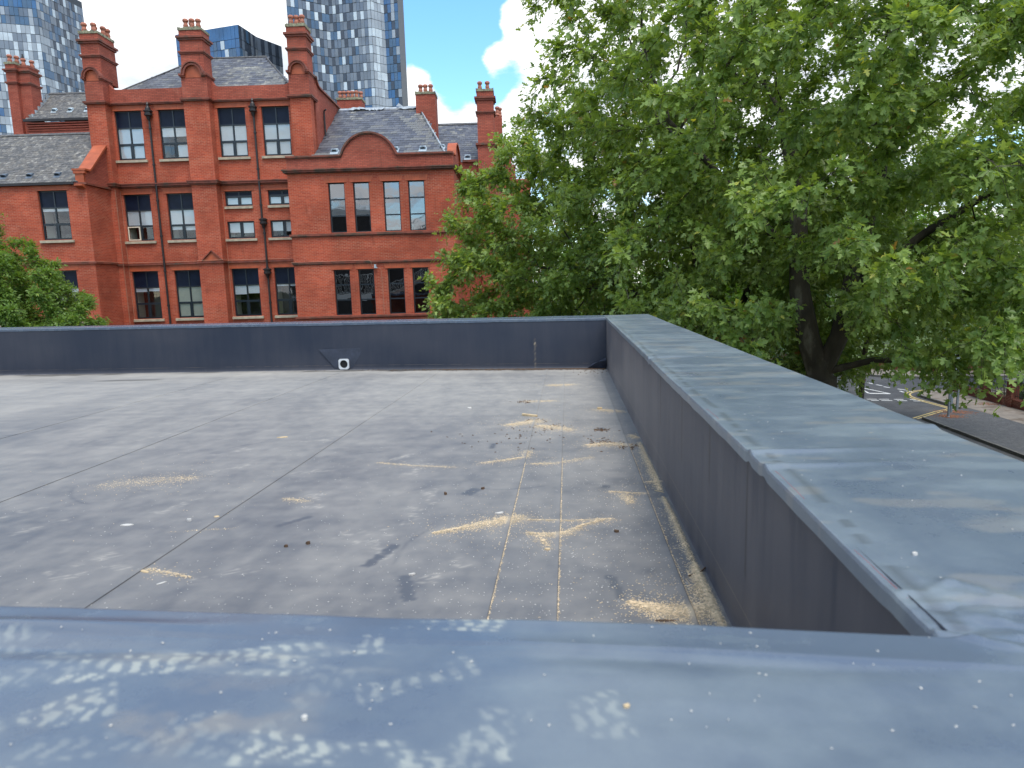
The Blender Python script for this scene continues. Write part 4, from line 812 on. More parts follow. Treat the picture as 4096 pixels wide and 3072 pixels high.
for a, b_ in ((-21.87, -20.93), (-16.88, -15.58)): sp_.box(a - .07, b_ + .07, 35.42, nM - .0, 1.60, 1.70)
B(sp_, 'string_course', MT['course'])
# little pediment on the middle pier
pe = MB().prism([(-16.62, 1.72), (-15.62, 1.72), (-16.12, 2.20)], 'y', 35.46, 35.52); B(pe, 'pediment', MT['terracotta'])
pe2 = MB().band([(-16.66, 1.72), (-16.12, 2.22), (-15.58, 1.72)], 'y', 35.38, 35.52, .055); B(pe2, 'pediment_mould', MT['course'])
# right return of the main block
rt = MB().box(-10.66, -10.35, 36.35, 44.5, -7, 10.55); B(rt, 'return_wall', MT['brick_up'])
ln = [(36.5, 11.0)] + [(36.55 + .62 * (1 - math.cos(k * math.pi / 12)), 10.62 + .40 * (1 - math.sin(k * math.pi / 12))) for k in range(7)] + [(44.5, 10.60)]
q = MB().prism([(36.36, 10.5)] + ln + [(44.5, 10.5)], 'x', -10.655, -10.345); B(q, 'return_parapet', MT['brick_up'])
q = MB(); q.band(ln, 'x', -10.76, -10.24, .09); B(q, 'return_coping', MT['course'])
lf = MB().box(-21.9, -21.6, 36.0, 44.5, -7, 10.5).box(-21.9, -10.35, 44.2, 44.5, -7, 10.5); B(lf, 'rear_wall', MT['brick_up'])
q = MB().tube([(-10.27, 37.6, 8.1), (-10.27, 37.6, 9.45), (-10.25, 37.55, 9.60), (-10.12, 37.45, 9.66)], .045, 8); B(q, 'vent_pipe', MT['iron'])
# downpipes
def downpipe(u, hoppers, z0, z1, n=35.84):
    p = MB().tube([(u, n, z0), (u, n, z1)], .055, 8)
    z = z0 + .9
    while z < z1: p.lathe((u, n, z), [(.075, 0), (.08, .03), (.08, .07), (.075, .1)], 8); z += 1.83
    D_ = B(p, 'downpipe', MT['iron'])
    for hz, fin in hoppers:
        h = MB().lathe((u, n - .04, hz), [(.06, -.22), (.09, -.12), (.12, -.02), (.20, .03), (.20, .10), (.17, .12), (.17, .19), (.22, .22), (.22, .27), (.12, .32)], 10)
        if fin: h.lathe((u, n - .04, hz + .3), [(.14, 0), (.13, .1), (.08, .17), (.07, .24), (.09, .27), (.05, .33), (.015, .40)], 8)
        B(h, 'hopper_head', MT['iron'], D_)
downpipe(-18.90, [(9.18, True)], -7, 9.2); downpipe(-13.45, [(9.22, True)], 3.6, 9.2); downpipe(-13.38, [(3.55, False), (.95, False)], -7, 3.5)
# thin cream cable along the string
cb = MB().tube([(-32, 33.50, 1.80), (-22.0, 33.50, 1.78), (-21.17, 33.5, 1.78), (-21.1, 35.38, 1.77), (-20.85, 35.40, 1.76), (-20.8, 35.90, 1.75), (-16.95, 35.90, 1.75), (-16.9, 35.38, 1.75), (-15.5, 35.38, 1.75), (-15.45, 35.9, 1.75), (-11.62, 35.88, 1.75)], .009, 5); B(cb, 'cable', MT['cable'])
cb = MB()
for u, n_ in ((-20.86, 35.44), (-20.86 + .55 - .6, 35.98)): cb.tube([(u, n_, -7), (u, n_, 5.5)], .008, 5)
cb.tube([(-15.50, 35.97, -7), (-15.50, 35.97, 5.2)], .008, 5); B(cb, 'cable', MT['cable'])

# --- pavilion in front
nP = 34.5; PU0, PU1 = -11.5, -3.1
pw = [(-9.48, -8.65), (-8.22, -7.40), (-6.70, -5.86), (-5.43, -4.60)]
ph = [(a, b_, 2.90, 5.37) for a, b_ in pw] + [(a, b_, -1.30, 1.04) for a, b_ in pw]
w = MB(); wall_holes(w, nP, .32, PU0, PU1, -7, 5.85, ph); w.box(PU0, PU0 + .3, nP + .32, 36.0, -7, 5.85); B(w, 'wall', MT['brick'])
rw = MB(); slot = [(36.4, 36.75, 2.95, 5.4), (37.1, 37.45, 2.95, 5.4), (37.8, 38.15, 2.95, 5.4)]
rw.box(PU1 - .3, PU1, nP + .32, 36.4, -7, 5.85).box(PU1 - .3, PU1, 38.15, 39.5, -7, 5.85).box(PU1 - .3, PU1, 36.4, 38.15, -7, 2.95).box(PU1 - .3, PU1, 36.4, 38.15, 5.4, 5.85).box(PU1 - .3, PU1, 36.75, 37.1, 2.95, 5.4).box(PU1 - .3, PU1, 37.45, 37.8, 2.95, 5.4)
B(rw, 'return_wall', MT['brick'])
for a, b_, c, d in slot:
    f = MB().box(PU1 - .2, PU1 - .15, a, b_, c, d); B(f, 'pane', MT['glass_r'])
rows3 = ((.667, 1, 'g'), (.336, .667, 'g'), (0, .336, 'g'))
for i, (a, b_) in enumerate(pw):
    window(a, b_, 2.90, 5.37, nP, 1, rows3, glass='glass_r', sill=False, rev=.14, blinds=[((.336), .667, 0)] if i > 1 else None)
    window(a, b_, -1.30, 1.04, nP, 1, rows3, glass='glass_r', sill=False, rev=.14)
def p_arc(): 
    R_, zc_, uc = 1.40, 6.30, -7.33; a0 = math.asin((6.78 - zc_) / R_)
    pts = [(uc - R_ * math.cos(a), zc_ + R_ * math.sin(a)) for a in np.linspace(a0, math.pi - a0, 19)]
    return [(PU0 - .02, 6.62), (pts[0][0] - .16, 6.62), (pts[0][0] - .06, 6.66)] + pts + [(pts[-1][0] + .06, 6.66), (pts[-1][0] + .16, 6.62), (PU1 + .02, 6.62)]
ln = p_arc()
q = MB().prism([(PU0, 6.0)] + [(max(min(p[0], PU1), PU0), p[1]) for p in ln] + [(PU1, 6.0)], 'y', nP, nP + .34); B(q, 'gable_parapet', MT['brick_up'])
q = MB(); q.band(ln[::1], 'y', nP - .10, nP + .42, .085); q.band([(p[0], p[1] - .055) for p in ln], 'y', nP - .05, nP - .001, .05); B(q, 'gable_coping', MT['course'])
lnr = [(nP + .35, 6.60), (35.3, 6.62)] + [(36.75 - 1.35 * math.cos(a), 6.70 + .74 * math.sin(a)) for a in np.linspace(.05, math.pi - .05, 13)] + [(38.3, 6.60), (39.5, 6.60)]
q = MB().prism([(nP + .34, 5.95)] + lnr + [(39.5, 5.95)], 'x', PU1 - .32, PU1); B(q, 'side_gable', MT['brick_up'])
q = MB(); q.band(lnr, 'x', PU1 - .36, PU1 + .10, .085); B(q, 'side_gable_coping', MT['terracotta'])
cn = MB()
for z, h, pr in ((5.84, .05, .06), (5.89, .09, .17), (5.98, .06, .23)): cn.box(PU0 - pr, PU1 + pr, nP - pr, 39.4 if pr == .0 else nP + .3, z, z + h).box(PU1 - .05, PU1 + pr, nP + .3, 39.5, z, z + h)
B(cn, 'cornice', MT['course'])
for z, h, pr in ((2.76, .10, .10), (1.36, .09, .08), (-1.42, .10, .10)):
    cn = MB().box(PU0 - pr, PU1 + pr, nP - pr, nP + .02, z, z + h).box(PU1 - .02, PU1 + pr, nP + .02, 39.5, z, z + h).box(PU0 - pr * .6, PU1 + pr * .6, nP - pr * .5, nP + .02, z - .05, z); B(cn, 'string_course', MT['course'])
cb = MB().tube([(-11.6, nP - .1, 1.47), (-8.0, nP - .1, 1.47), (-7.6, nP - .1, 1.46), (-7.5, nP - .1, 1.40), (-7.46, nP - .03, 1.15), (-7.32, nP - .03, 1.05)], .009, 5).tube([(-7.15, nP - .03, 1.08), (-7.02, nP - .03, 1.0), (-7.0, nP - .03, .8), (-6.98, nP - .03, -1.3)], .009, 5); B(cb, 'cable', MT['cable'])
cm = MB().box(-7.33, -7.24, nP - .20, nP - .06, 1.06, 1.25).box(-7.31, -7.26, nP - .06, nP, 1.12, 1.18).box(-7.25, -7.19, nP - .16, nP - .08, 1.05, 1.12); B(cm, 'security_camera', MT['vent'])

# --- left wing, standing forward
nL = 33.6
lh = [(-23.66, -22.20, 2.88, 5.27), (-23.66, -22.20, -1.22, 1.37), (-27.4, -25.94, 2.88, 5.27), (-27.4, -25.94, -1.22, 1.37)]
w = MB(); wall_holes(w, nL, .32, -33, -21.2, -7, 5.58, lh); w.box(-21.5, -21.2, nL + .32, 35.98, -7, 5.58); B(w, 'wall', MT['brick'])
window(-23.66, -22.20, 2.88, 5.27, nL, blinds=[(*mid, .2), (*mid, .2)]); window(-23.66, -22.20, -1.22, 1.37, nL, blinds=[(*mid, .22), (*mid, .22)])
window(-27.4, -25.94, 2.88, 5.27, nL, blinds=full); window(-27.4, -25.94, -1.22, 1.37, nL)
gb = MB().prism([(nL + .02, 5.55), (nL + .02, 6.16), (33.85, 6.16), (34.05, 6.28), (35.62, 7.70), (36.4, 8.36), (36.4, 5.55)], 'x', -21.52, -21.18); B(gb, 'wing_gable', MT['brick_up'])
gk = MB(); gk.band([(33.44, 6.16), (33.86, 6.16), (34.06, 6.30), (35.48, 7.66)], 'x', -21.72, -21.05, .09); gk.box(-21.68, -21.1, 33.46, nL + .03, 6.02, 6.16).box(-21.62, -21.2, 33.5, nL + .03, 5.5, 6.02)
gk.prism([(33.3, 5.42), (33.6, 5.30), (33.6, 5.5), (33.3, 5.5)], 'x', -21.6, -21.2); B(gk, 'kneeler_coping', MT['terracotta'])
q = MB().box(-21.7, -21.1, nL - .12, nL + .02, 5.50, 5.60).box(-21.2, -21.08, nL + .02, 36, 5.50, 5.60).box(-33, -21.1, nL - .07, nL + .01, 1.66, 1.76).box(-21.2, -21.12, nL + .01, 35.45, 1.66, 1.76); B(q, 'string_course', MT['course'])
q = MB().box(-33, -21.7, nL - .16, nL - .02, 5.52, 5.64); B(q, 'gutter', MT['iron'])

# --- range behind on the left
w = MB().box(-29.6, -21.9, 42, 42.3, -7, 10.62).box(-29.6, -29.3, 42.3, 47, -7, 10.6); 
B(w, 'wall', MT['brick_up'])
q = MB()
for k in range(4): q.box(-29.65, -21.9, 42 - .05 * (k + 1), 42.01, 10.10 + .13 * k, 10.17 + .13 * k)
B(q, 'corbel_course', MT['brick_up'])
q = MB().box(-29.7, -21.9, 41.72, 41.86, 10.62, 10.76); B(q, 'gutter', MT['iron'])
CHL = chimney(-30.55, -29.95, 42.0, 42.9, 6, 14.0, [(12.86, .14, .09), (13.55, .18, .12)], [(-30.35, 42.2), (-30.1, 42.45)], mat='brick_up')
q = MB().box(-29.95, -29.3, 42.22, 43.1, 6, 13.85); o_ = B(q, 'chimney_shaft', MT['brick_up'], CHL)
bd = MB(); band_ring(bd, -29.95, -29.3, 42.22, 43.1, 12.84, .14, .09); band_ring(bd, -29.95, -29.3, 42.22, 43.1, 13.52, .18, .12); bd.box(-29.97, -29.27, 42.2, 43.15, 13.85, 13.98); B(bd, 'chimney_band', MT['course'], CHL)
pot(CHL, -29.75, 42.5, 13.98); pot(CHL, -29.45, 42.8, 13.95)
q = MB().box(-29.3, -28.6, 41.95, 42.02, 10.6, 11.1); 
fl_ = MB()
for k in range(6): fl_.box(-29.31 + .0, -29.22, 42.0 + k * .3, 42.28 + k * .3, 10.8 + k * .3, 11.12 + k * .3)
B(fl_, 'stepped_flashing', MT['lead'])
# --- right wing and the pier beyond
w = MB().box(-3.1, -2.1, 39.5, 39.82, -7, 7.05); B(w, 'wall', MT['brick_up'])
q = MB().box(-3.0, -1.9, 39.36, 39.95, 7.05, 7.17).box(-3.05, -2.1, 39.40, 39.5, 5.95, 6.1).box(-3.05, -2.1, 39.42, 39.5, 2.7, 2.8); B(q, 'coping', MT['course'])
q = MB().box(-2.1, -1.1, 39.3, 40.3, -7, 8.0); B(q, 'pier', MT['brick_up'])
chimney(-2.07, -1.13, 39.36, 40.3, 8.0, 10.85, [(9.64, .14, .09), (10.36, .2, .13)], [(-1.88, 39.65), (-1.45, 39.65)])
q = MB().box(-2.2, -1.0, 39.2, 40.4, 7.93, 8.05).box(-2.2, -1.0, 39.2, 40.4, 6.0, 6.12); B(q, 'string_course', MT['course'])
EP = [(-1.25, 40.3), (-.82, 45), (-.50, 50), (-.22, 55), (.05, 60)]
for i in range(len(EP) - 1):
    (ua, na), (ub, nb_) = EP[i], EP[i + 1]
    q = MB().prism([(ua - .4, na), (ua, na), (ub, nb_), (ub - .4, nb_)], 'z', -7, 7.3 + .35 * i); B(q, 'side_wall', MT['brick_up'])
    lnr = [(na + .1, 7.3 + .35 * i), (na + .9, 7.35 + .35 * i)] + [((na + nb_) / 2 - 1.5 * math.cos(a), 7.4 + .35 * i + 1.0 * math.sin(a)) for a in np.linspace(.05, math.pi - .05, 11)] + [(nb_ - .1, 7.3 + .35 * i)]
    q = MB().prism([(na + .1, 7.2)] + lnr + [(nb_ - .1, 7.2)], 'x', (ua + ub) / 2 - .3, (ua + ub) / 2); B(q, 'side_gable', MT['brick_up'])
    q = MB(); q.band(lnr, 'x', (ua + ub) / 2 - .4, (ua + ub) / 2 + .1, .09); B(q, 'side_gable_coping', MT['course'])
for (u, n, z) in ((-.42, 45.2, 9.35), (-.27, 50.5, 9.35), (-.02, 56, 9.6)):
    q = MB().box(u - .6, u, n, n + 1, -7, z).box(u - .55, u - .05, n + .1, n + .9, z, z + .12); B(q, 'side_pier', MT['brick_up'])
    q = MB().box(u - .66, u + .08, n - .08, n + 1.08, z - .9, z - .78).box(u - .66, u + .08, n - .08, n + 1.08, z - .1, z); B(q, 'pier_band', MT['course'])
chimney(-1.35, -.72, 42.3, 43.0, 7, 10.2, [], [(-1.0, 42.5), (-.85, 42.8)], cap=False)
q = MB().box(-.2, 1.3, 60, 60.4, -7, 9.0).box(-.3, 1.4, 59.9, 60.5, 9.0, 9.15); B(q, 'end_wall', MT['brick_up'])

# --- plain chimney stack and the far stack with a row of pots
chimney(-5.62, -4.5, 40.1, 41.2, 6.2, 11.0, [], [(-5.35, 40.4), (-5.07, 40.4), (-4.76, 40.4)])
chimney(-11.15, -9.6, 44, 45, 8, 11.88, [(11.2, .14, .10)], [(-11.0 + .26 * k, 44.3) for k in range(5)] + [(-9.72, 44.5)])

# --- interior: a dark liner behind the openings, with floors
q = MB()
for (a, b_, n) in ((-21.0, -11.45, nM + 1.6), (-11.15, -3.5, nP + 1.6), (-32.8, -21.6, nL + 1.6)):
    q.box(a, b_, n, n + .1, -7, 9.8 if n == nM + 1.6 else 5.7)
    for z in (-1.9, 2.2, 6.2):
        if z < (9.8 if n == nM + 1.6 else 5.7): q.box(a, b_, n - 1.28, n, z, z + .15)
B(q, 'interior_wall', MT['inside'])
q = MB()
for a, b_, z0, z1, n in BIG:
    if b_ - a > 1.2: q.box(a - .03, a + .02, n + .32, n + .9, z0 - .1, z1 + .1)
o = B(q, 'interior_reveal', MT['blind_cream']); o['kind'] = 'stuff'

# --- slate roofs
SL_COUNT = [0]; SLM = {}
def slate_mesh(key, w_, h_, mi, seed):
    k = (key, seed)
    if k in SLM: return SLM[k]
    rg = random.Random(seed); b = MB(); t = .011
    e = [rg.uniform(-.006, .006) for _ in range(4)]
    pts = [(-w_ / 2 + .005, 0 + e[0]), (w_ / 2 - .005, 0 + e[1]), (w_ / 2 - .005, h_ * 1.25), (-w_ / 2 + .005, h_ * 1.25)]
    if rg.random() < .4: pts.insert(1, (w_ * rg.uniform(-.2, .2), rg.uniform(-.006, .006)))
    b.prism(pts, 'z', 0, t); SLM[k] = b.mesh('slate'); return SLM[k]
def slates(roof, origin, ud, vd, poly, w_, h_, mats, singles, seed, patch=None):
    """tiles a planar roof face: origin + ud*a + vd*b ; poly in (a,b)"""
    rg = random.Random(seed); origin, ud, vd = Vector(origin), Vector(ud).normalized(), Vector(vd).normalized(); nd = ud.cross(vd)
    def inside(a, b_):
        r_ = False; n = len(poly)
        for i in range(n):
            x1, y1 = poly[i]; x2, y2 = poly[(i + 1) % n]
            if (y1 > b_) != (y2 > b_) and a < (x2 - x1) * (b_ - y1) / (y2 - y1) + x1: r_ = not r_
        return r_
    amin, amax = min(p[0] for p in poly), max(p[0] for p in poly); bmax = max(p[1] for p in poly)
    rows = int(bmax / h_); items = []
    for j in range(rows + 1):
        a = amin + (w_ / 2 if j % 2 else 0) + rg.uniform(-.03, .03)
        while a < amax + w_:
            b_ = j * h_
            if inside(a, b_ + h_ * .5) : items.append((a, b_, j))
            a += w_
    items.sort(key=lambda q: rg.random()) if False else None
    big = MB(); off = Vector(BO)
    for idx, (a, b_, j) in enumerate(items):
        mi = rg.choices(range(4), (4, 4, 3, 1.2))[0]
        if patch and patch(a, b_) and rg.random() < .55: mi = 3
        sd_ = rg.randrange(6); tw = rg.uniform(-.012, .012); lift = rg.uniform(.004, .012); slip = rg.uniform(-.02, .012) if rg.random() < .2 else rg.uniform(-.005, .005)
        me = slate_mesh((w_, h_, mats[0].name[:4]), w_, h_, mi, sd_)
        P = origin + ud * a + vd * (b_ + slip) + nd * (.012 + lift)
        v2 = (vd - nd * (.03 + lift * .5) + ud * tw).normalized(); u2 = (ud - vd * tw).normalized(); n2 = u2.cross(v2)
        Mx = Matrix((u2, v2, n2)).transposed().to_4x4(); Mx.translation = P - off
        if idx < singles and SL_COUNT[0] < 300:
            SL_COUNT[0] += 1; key = ('o', me.name, mats[mi].name)
            if key not in SLM:
                m2 = me.copy(); m2.materials.clear(); m2.materials.append(mats[mi]); SLM[key] = m2
            o = bpy.data.objects.new('slate', SLM[key]); COL.objects.link(o); o.parent = roof; o.matrix_local = Mx
        else:
            b0 = len(big.v)
            for v in me.vertices: big.v.append(tuple(Mx @ v.co + off))
            for p in me.polygons: big.f.append(tuple(b0 + i for i in p.vertices)); big.m.append(mi)
    if big.v: o = B(big, 'slates', mats, roof); o['kind'] = 'stuff'
def roof_face(name, pts, parent=BLD, th=.06):
    a, b_, c = Vector(pts[0]), Vector(pts[1]), Vector(pts[2]); nn = (b_ - a).cross(c - a).normalized() * th
    m = MB(); n = len(pts); top = [tuple(Vector(p)) for p in pts]; bot = [tuple(Vector(p) - nn) for p in pts]
    m.face(top).face(list(reversed(bot)))
    for i in range(n): j = (i + 1) % n; m.face([top[i], bot[i], bot[j], top[j]])
    return B(m, name, MT['slate'][2], parent)
# pavilion roof (the big near slope)
a0 = Vector((-10.33, 34.86, 6.50)); rl = Vector((-10.33, 41.0, 10.52)); rr = Vector((-5.60, 41.0, 10.52)); br = Vector((-3.42, 34.86, 6.50)); bb = Vector((-3.42, 47, 6.5))
PR_ = roof_face('roof', [a0, br, rr, rl]); slates(PR_, a0, (1, 0, 0), rl - a0, [(0, 0), (6.91, 0), (4.73, (rl - a0).length), (0, (rl - a0).length)], .34, .33, MT['slate'], 300, 1, patch=lambda a, b_: b_ < .7 or a + b_ * .45 > 6.3)
hp = roof_face('roof', [br, bb, rr]); slates(hp, br, (0, 1, 0), Vector((-2.18, 0, 4.02)), [(0, 0), (12.1, 0), (6.14, 4.57)], .34, .33, MT['slate'], 0, 2)
rf = MB(); rf.prism([(40.86, 10.44), (41.0, 10.58), (41.14, 10.44)], 'x', -10.3, -5.62); rb = B(rf, 'ridge_flashing', MT['lead'], PR_)
# lifted, torn lead at the ridge
lt = MB(); rg_ = random.Random(5); u = -9.3
def ragged_sheet(mb, u0, u1, lift):
    k = 9; row0 = []; row1 = []; row2 = []
    for i in range(k + 1):
        uu = u0 + (u1 - u0) * i / k; row0.append((uu, 41.02, 10.60)); l_ = lift * math.sin(math.pi * (i + .3) / k) + rg_.uniform(-.03, .03)
        row1.append((uu + rg_.uniform(-.03, .03), 40.8 + .1 * abs(l_), 10.50 + l_)); row2.append((uu + rg_.uniform(-.08, .08), 40.62, 10.36 + l_ * .6 + rg_.uniform(-.05, .05)))
    for i in range(k): mb.face([row1[i], row1[i + 1], row0[i + 1], row0[i]]).face([row2[i], row2[i + 1], row1[i + 1], row1[i]])
ragged_sheet(lt, -9.7, -8.5, .10); ragged_sheet(lt, -8.6, -7.6, .02); ragged_sheet(lt, -6.7, -5.6, .06); lt.face([(-6.9, 40.9, 10.6), (-6.4, 40.75, 10.5), (-6.75, 40.95, 10.78)]); B(lt, 'torn_flashing', MT['lead'], PR_)
hf = MB(); hf.tube([br + Vector((0, 0, .05)), rr + Vector((0, 0, .05))], .05, 6); B(hf, 'hip_flashing', MT['lead'], PR_)
def roof_vent(parent, P, vd, mat='vent', s_=1.0):
    vd = Vector(vd).normalized(); ud = Vector((1, 0, 0)); nd = ud.cross(vd); m = MB()
    def Q(a, b_, c): return tuple(Vector(P) + ud * a * s_ + vd * b_ * s_ + nd * c * s_)
    for (a0_, a1_, b0_, b1_, c0, c1) in ((-.2, .2, -.28, .22, .02, .04), (-.17, .17, -.05, .22, .04, .12)):
        p = [Q(a0_, b0_, c0), Q(a1_, b0_, c0), Q(a1_, b1_, c0), Q(a0_, b1_, c0), Q(a0_, b0_, c1), Q(a1_, b0_, c1), Q(a1_, b1_, c1), Q(a0_, b1_, c1)]
        for q in ((0, 3, 2, 1), (4, 5, 6, 7), (0, 1, 5, 4), (1, 2, 6, 5), (2, 3, 7, 6), (3, 0, 4, 7)): m.face([p[i] for i in q])
    prev = None
    arc = [(.17 * math.cos(a), .12 + .10 * math.sin(a)) for a in np.linspace(0, math.pi, 7)]
    for i in range(6):
        m.face([Q(arc[i][0], -.05, arc[i][1]), Q(arc[i + 1][0], -.05, arc[i + 1][1]), Q(arc[i + 1][0], .22, .12), Q(arc[i][0], .22, .12)])
    m.face([Q(a, -.05, c) for a, c in arc])
    V_ = B(m, 'roof_vent', MT[mat], parent)
    o2 = MB(); o2.face([Q(-.12, -.052, .07), Q(.12, -.052, .07), Q(.10, -.052, .15), Q(-.10, -.052, .15)]); B(o2, 'vent_slot', MT['black'], parent); return V_  # black sheet standing for the shade in the hood's opening
sl = (rl - a0)
for u in (-9.35, -6.2, -4.75): roof_vent(PR_, Vector((u, 34.86, 6.5)) + sl.normalized() * 1.05, sl)
roof_vent(hp, Vector((-3.78, 36.0, 7.2)), sl, s_=.8)
# main hipped roof
e0 = Vector((-20.6, 36.34, 10.55)); e1 = Vector((-11.6, 36.34, 10.55)); m0 = Vector((-17.6, 39.3, 13.0)); m1 = Vector((-13.8, 39.3, 13.0)); f0 = Vector((-20.6, 42.3, 10.55)); f1 = Vector((-11.6, 42.3, 10.55))
RM = roof_face('roof', [e0, e1, m1, m0]); Ls = (Vector((0, 2.96, 2.45))).length
slates(RM, e0, (1, 0, 0), (0, 2.96, 2.45), [(0, 0), (9, 0), (6.8, Ls), (3.0, Ls)], .32, .24, MT['slate'], 0, 3, patch=lambda a, b_: a > 5.2 and b_ < 2.6)
roof_face('roof', [e1, f1, m1]); roof_face('roof', [f0, e0, m0]); roof_face('roof', [f1, f0, m0, m1])
q = MB().tube([m0 + Vector((0, 0, .03)), m1 + Vector((.06, 0, .03))], .07, 6).tube([e1 + Vector((0, 0, .04)), m1 + Vector((0, 0, .04))], .04, 6).tube([e0 + Vector((0, 0, .04)), m0 + Vector((0, 0, .04))], .04, 6); B(q, 'ridge_tiles', MT['slate_old'][2], RM)
# left wing roof
e0 = Vector((-33, 33.46, 5.62)); vd = Vector((0, 3.55, 3.05)); r0 = e0 + vd
RL = roof_face('roof', [e0, Vector((-21.5, 33.46, 5.62)), Vector((-21.5, 37.01, 8.67)), r0]); slates(RL, e0, (1, 0, 0), vd, [(0, 0), (11.45, 0), (11.45, vd.length), (0, vd.length)], .27, .20, MT['slate_old'], 0, 4, patch=lambda a, b_: random.random() < .25)
roof_face('roof', [r0, Vector((-21.5, 37.01, 8.67)), Vector((-21.5, 40.5, 5.6)), Vector((-33, 40.5, 5.6))])
q = MB().prism([(36.9, 8.66), (37.01, 8.78), (37.12, 8.66)], 'x', -33, -21.9); B(q, 'ridge_tiles', MT['slate_old'][2], RL)
for u in (-25.45, -24.15, -22.75): roof_vent(RL, Vector((u, 33.46, 5.62)) + vd.normalized() * .62, vd, 'vent_dark', .8)
# range behind
e0 = Vector((-29.5, 41.8, 10.72)); vd = Vector((0, 2.2, 2.05))
RB = roof_face('roof', [e0, Vector((-21.9, 41.8, 10.72)), Vector((-21.9, 44.0, 12.77)), e0 + vd]); slates(RB, e0, (1, 0, 0), vd, [(0, 0), (7.5, 0), (7.5, vd.length), (0, vd.length)], .27, .20, MT['slate_old'], 0, 5)
roof_face('roof', [e0 + vd, Vector((-21.9, 44.0, 12.77)), Vector((-21.9, 46.5, 10.5)), Vector((-29.5, 46.5, 10.5))])
q = MB().prism([(43.9, 12.76), (44.0, 12.88), (44.1, 12.76)], 'x', -29.4, -21.9); B(q, 'ridge_tiles', MT['slate_old'][2], RB)
for u in (-28.2, -27.2, -26.15): roof_vent(RB, Vector((u, 41.8, 10.72)) + vd.normalized() * .95, vd, 'vent', .8)
# right wing roof
e0 = Vector((-9.0, 39.8, 7.1)); vd = Vector((0, 4.0, 3.0))
RR = roof_face('roof', [e0, Vector((-2.0, 39.8, 7.1)), Vector((-2.0, 43.8, 10.1)), e0 + vd]); slates(RR, e0, (1, 0, 0), vd, [(3.0, 0), (7.0, 0), (7.0, vd.length), (3.0, vd.length)], .33, .26, MT['slate'], 0, 6)
roof_face('roof', [e0 + vd, Vector((-2.0, 43.8, 10.1)), Vector((-2.0, 48, 7)), Vector((-9, 48, 7))])
q = MB().prism([(43.7, 10.1), (43.8, 10.22), (43.9, 10.1)], 'x', -9, -1.9); B(q, 'ridge_tiles', MT['slate_old'][2], RR)
roof_vent(RR, Vector((-2.75, 39.8, 7.1)) + vd.normalized() * .5, vd, 'vent', 1.0)

# a dark bird sitting on a pot of the far left chimney
bd = MB(); bd.lathe((0, 0, 0), [(.02, 0), (.06, .05), (.075, .12), (.06, .2), (.035, .24), (.045, .28), (.03, .33), (.005, .34)], 8); bd.prism([(.02, .1), (.05, .06), (.18, -.06), (.15, -.10)], 'y', -.03, .03); bd.prism([(-.03, .285), (-.085, .29), (-.03, .31)], 'y', -.008, .008)
o = bd.build('bird', MT['iron']); o.location = Vector(uw(-29.75, 42.5, 13.98 + CAMZ + .41)); tag(o, 'small dark bird perched on a pot of the leftmost chimney', 'bird')

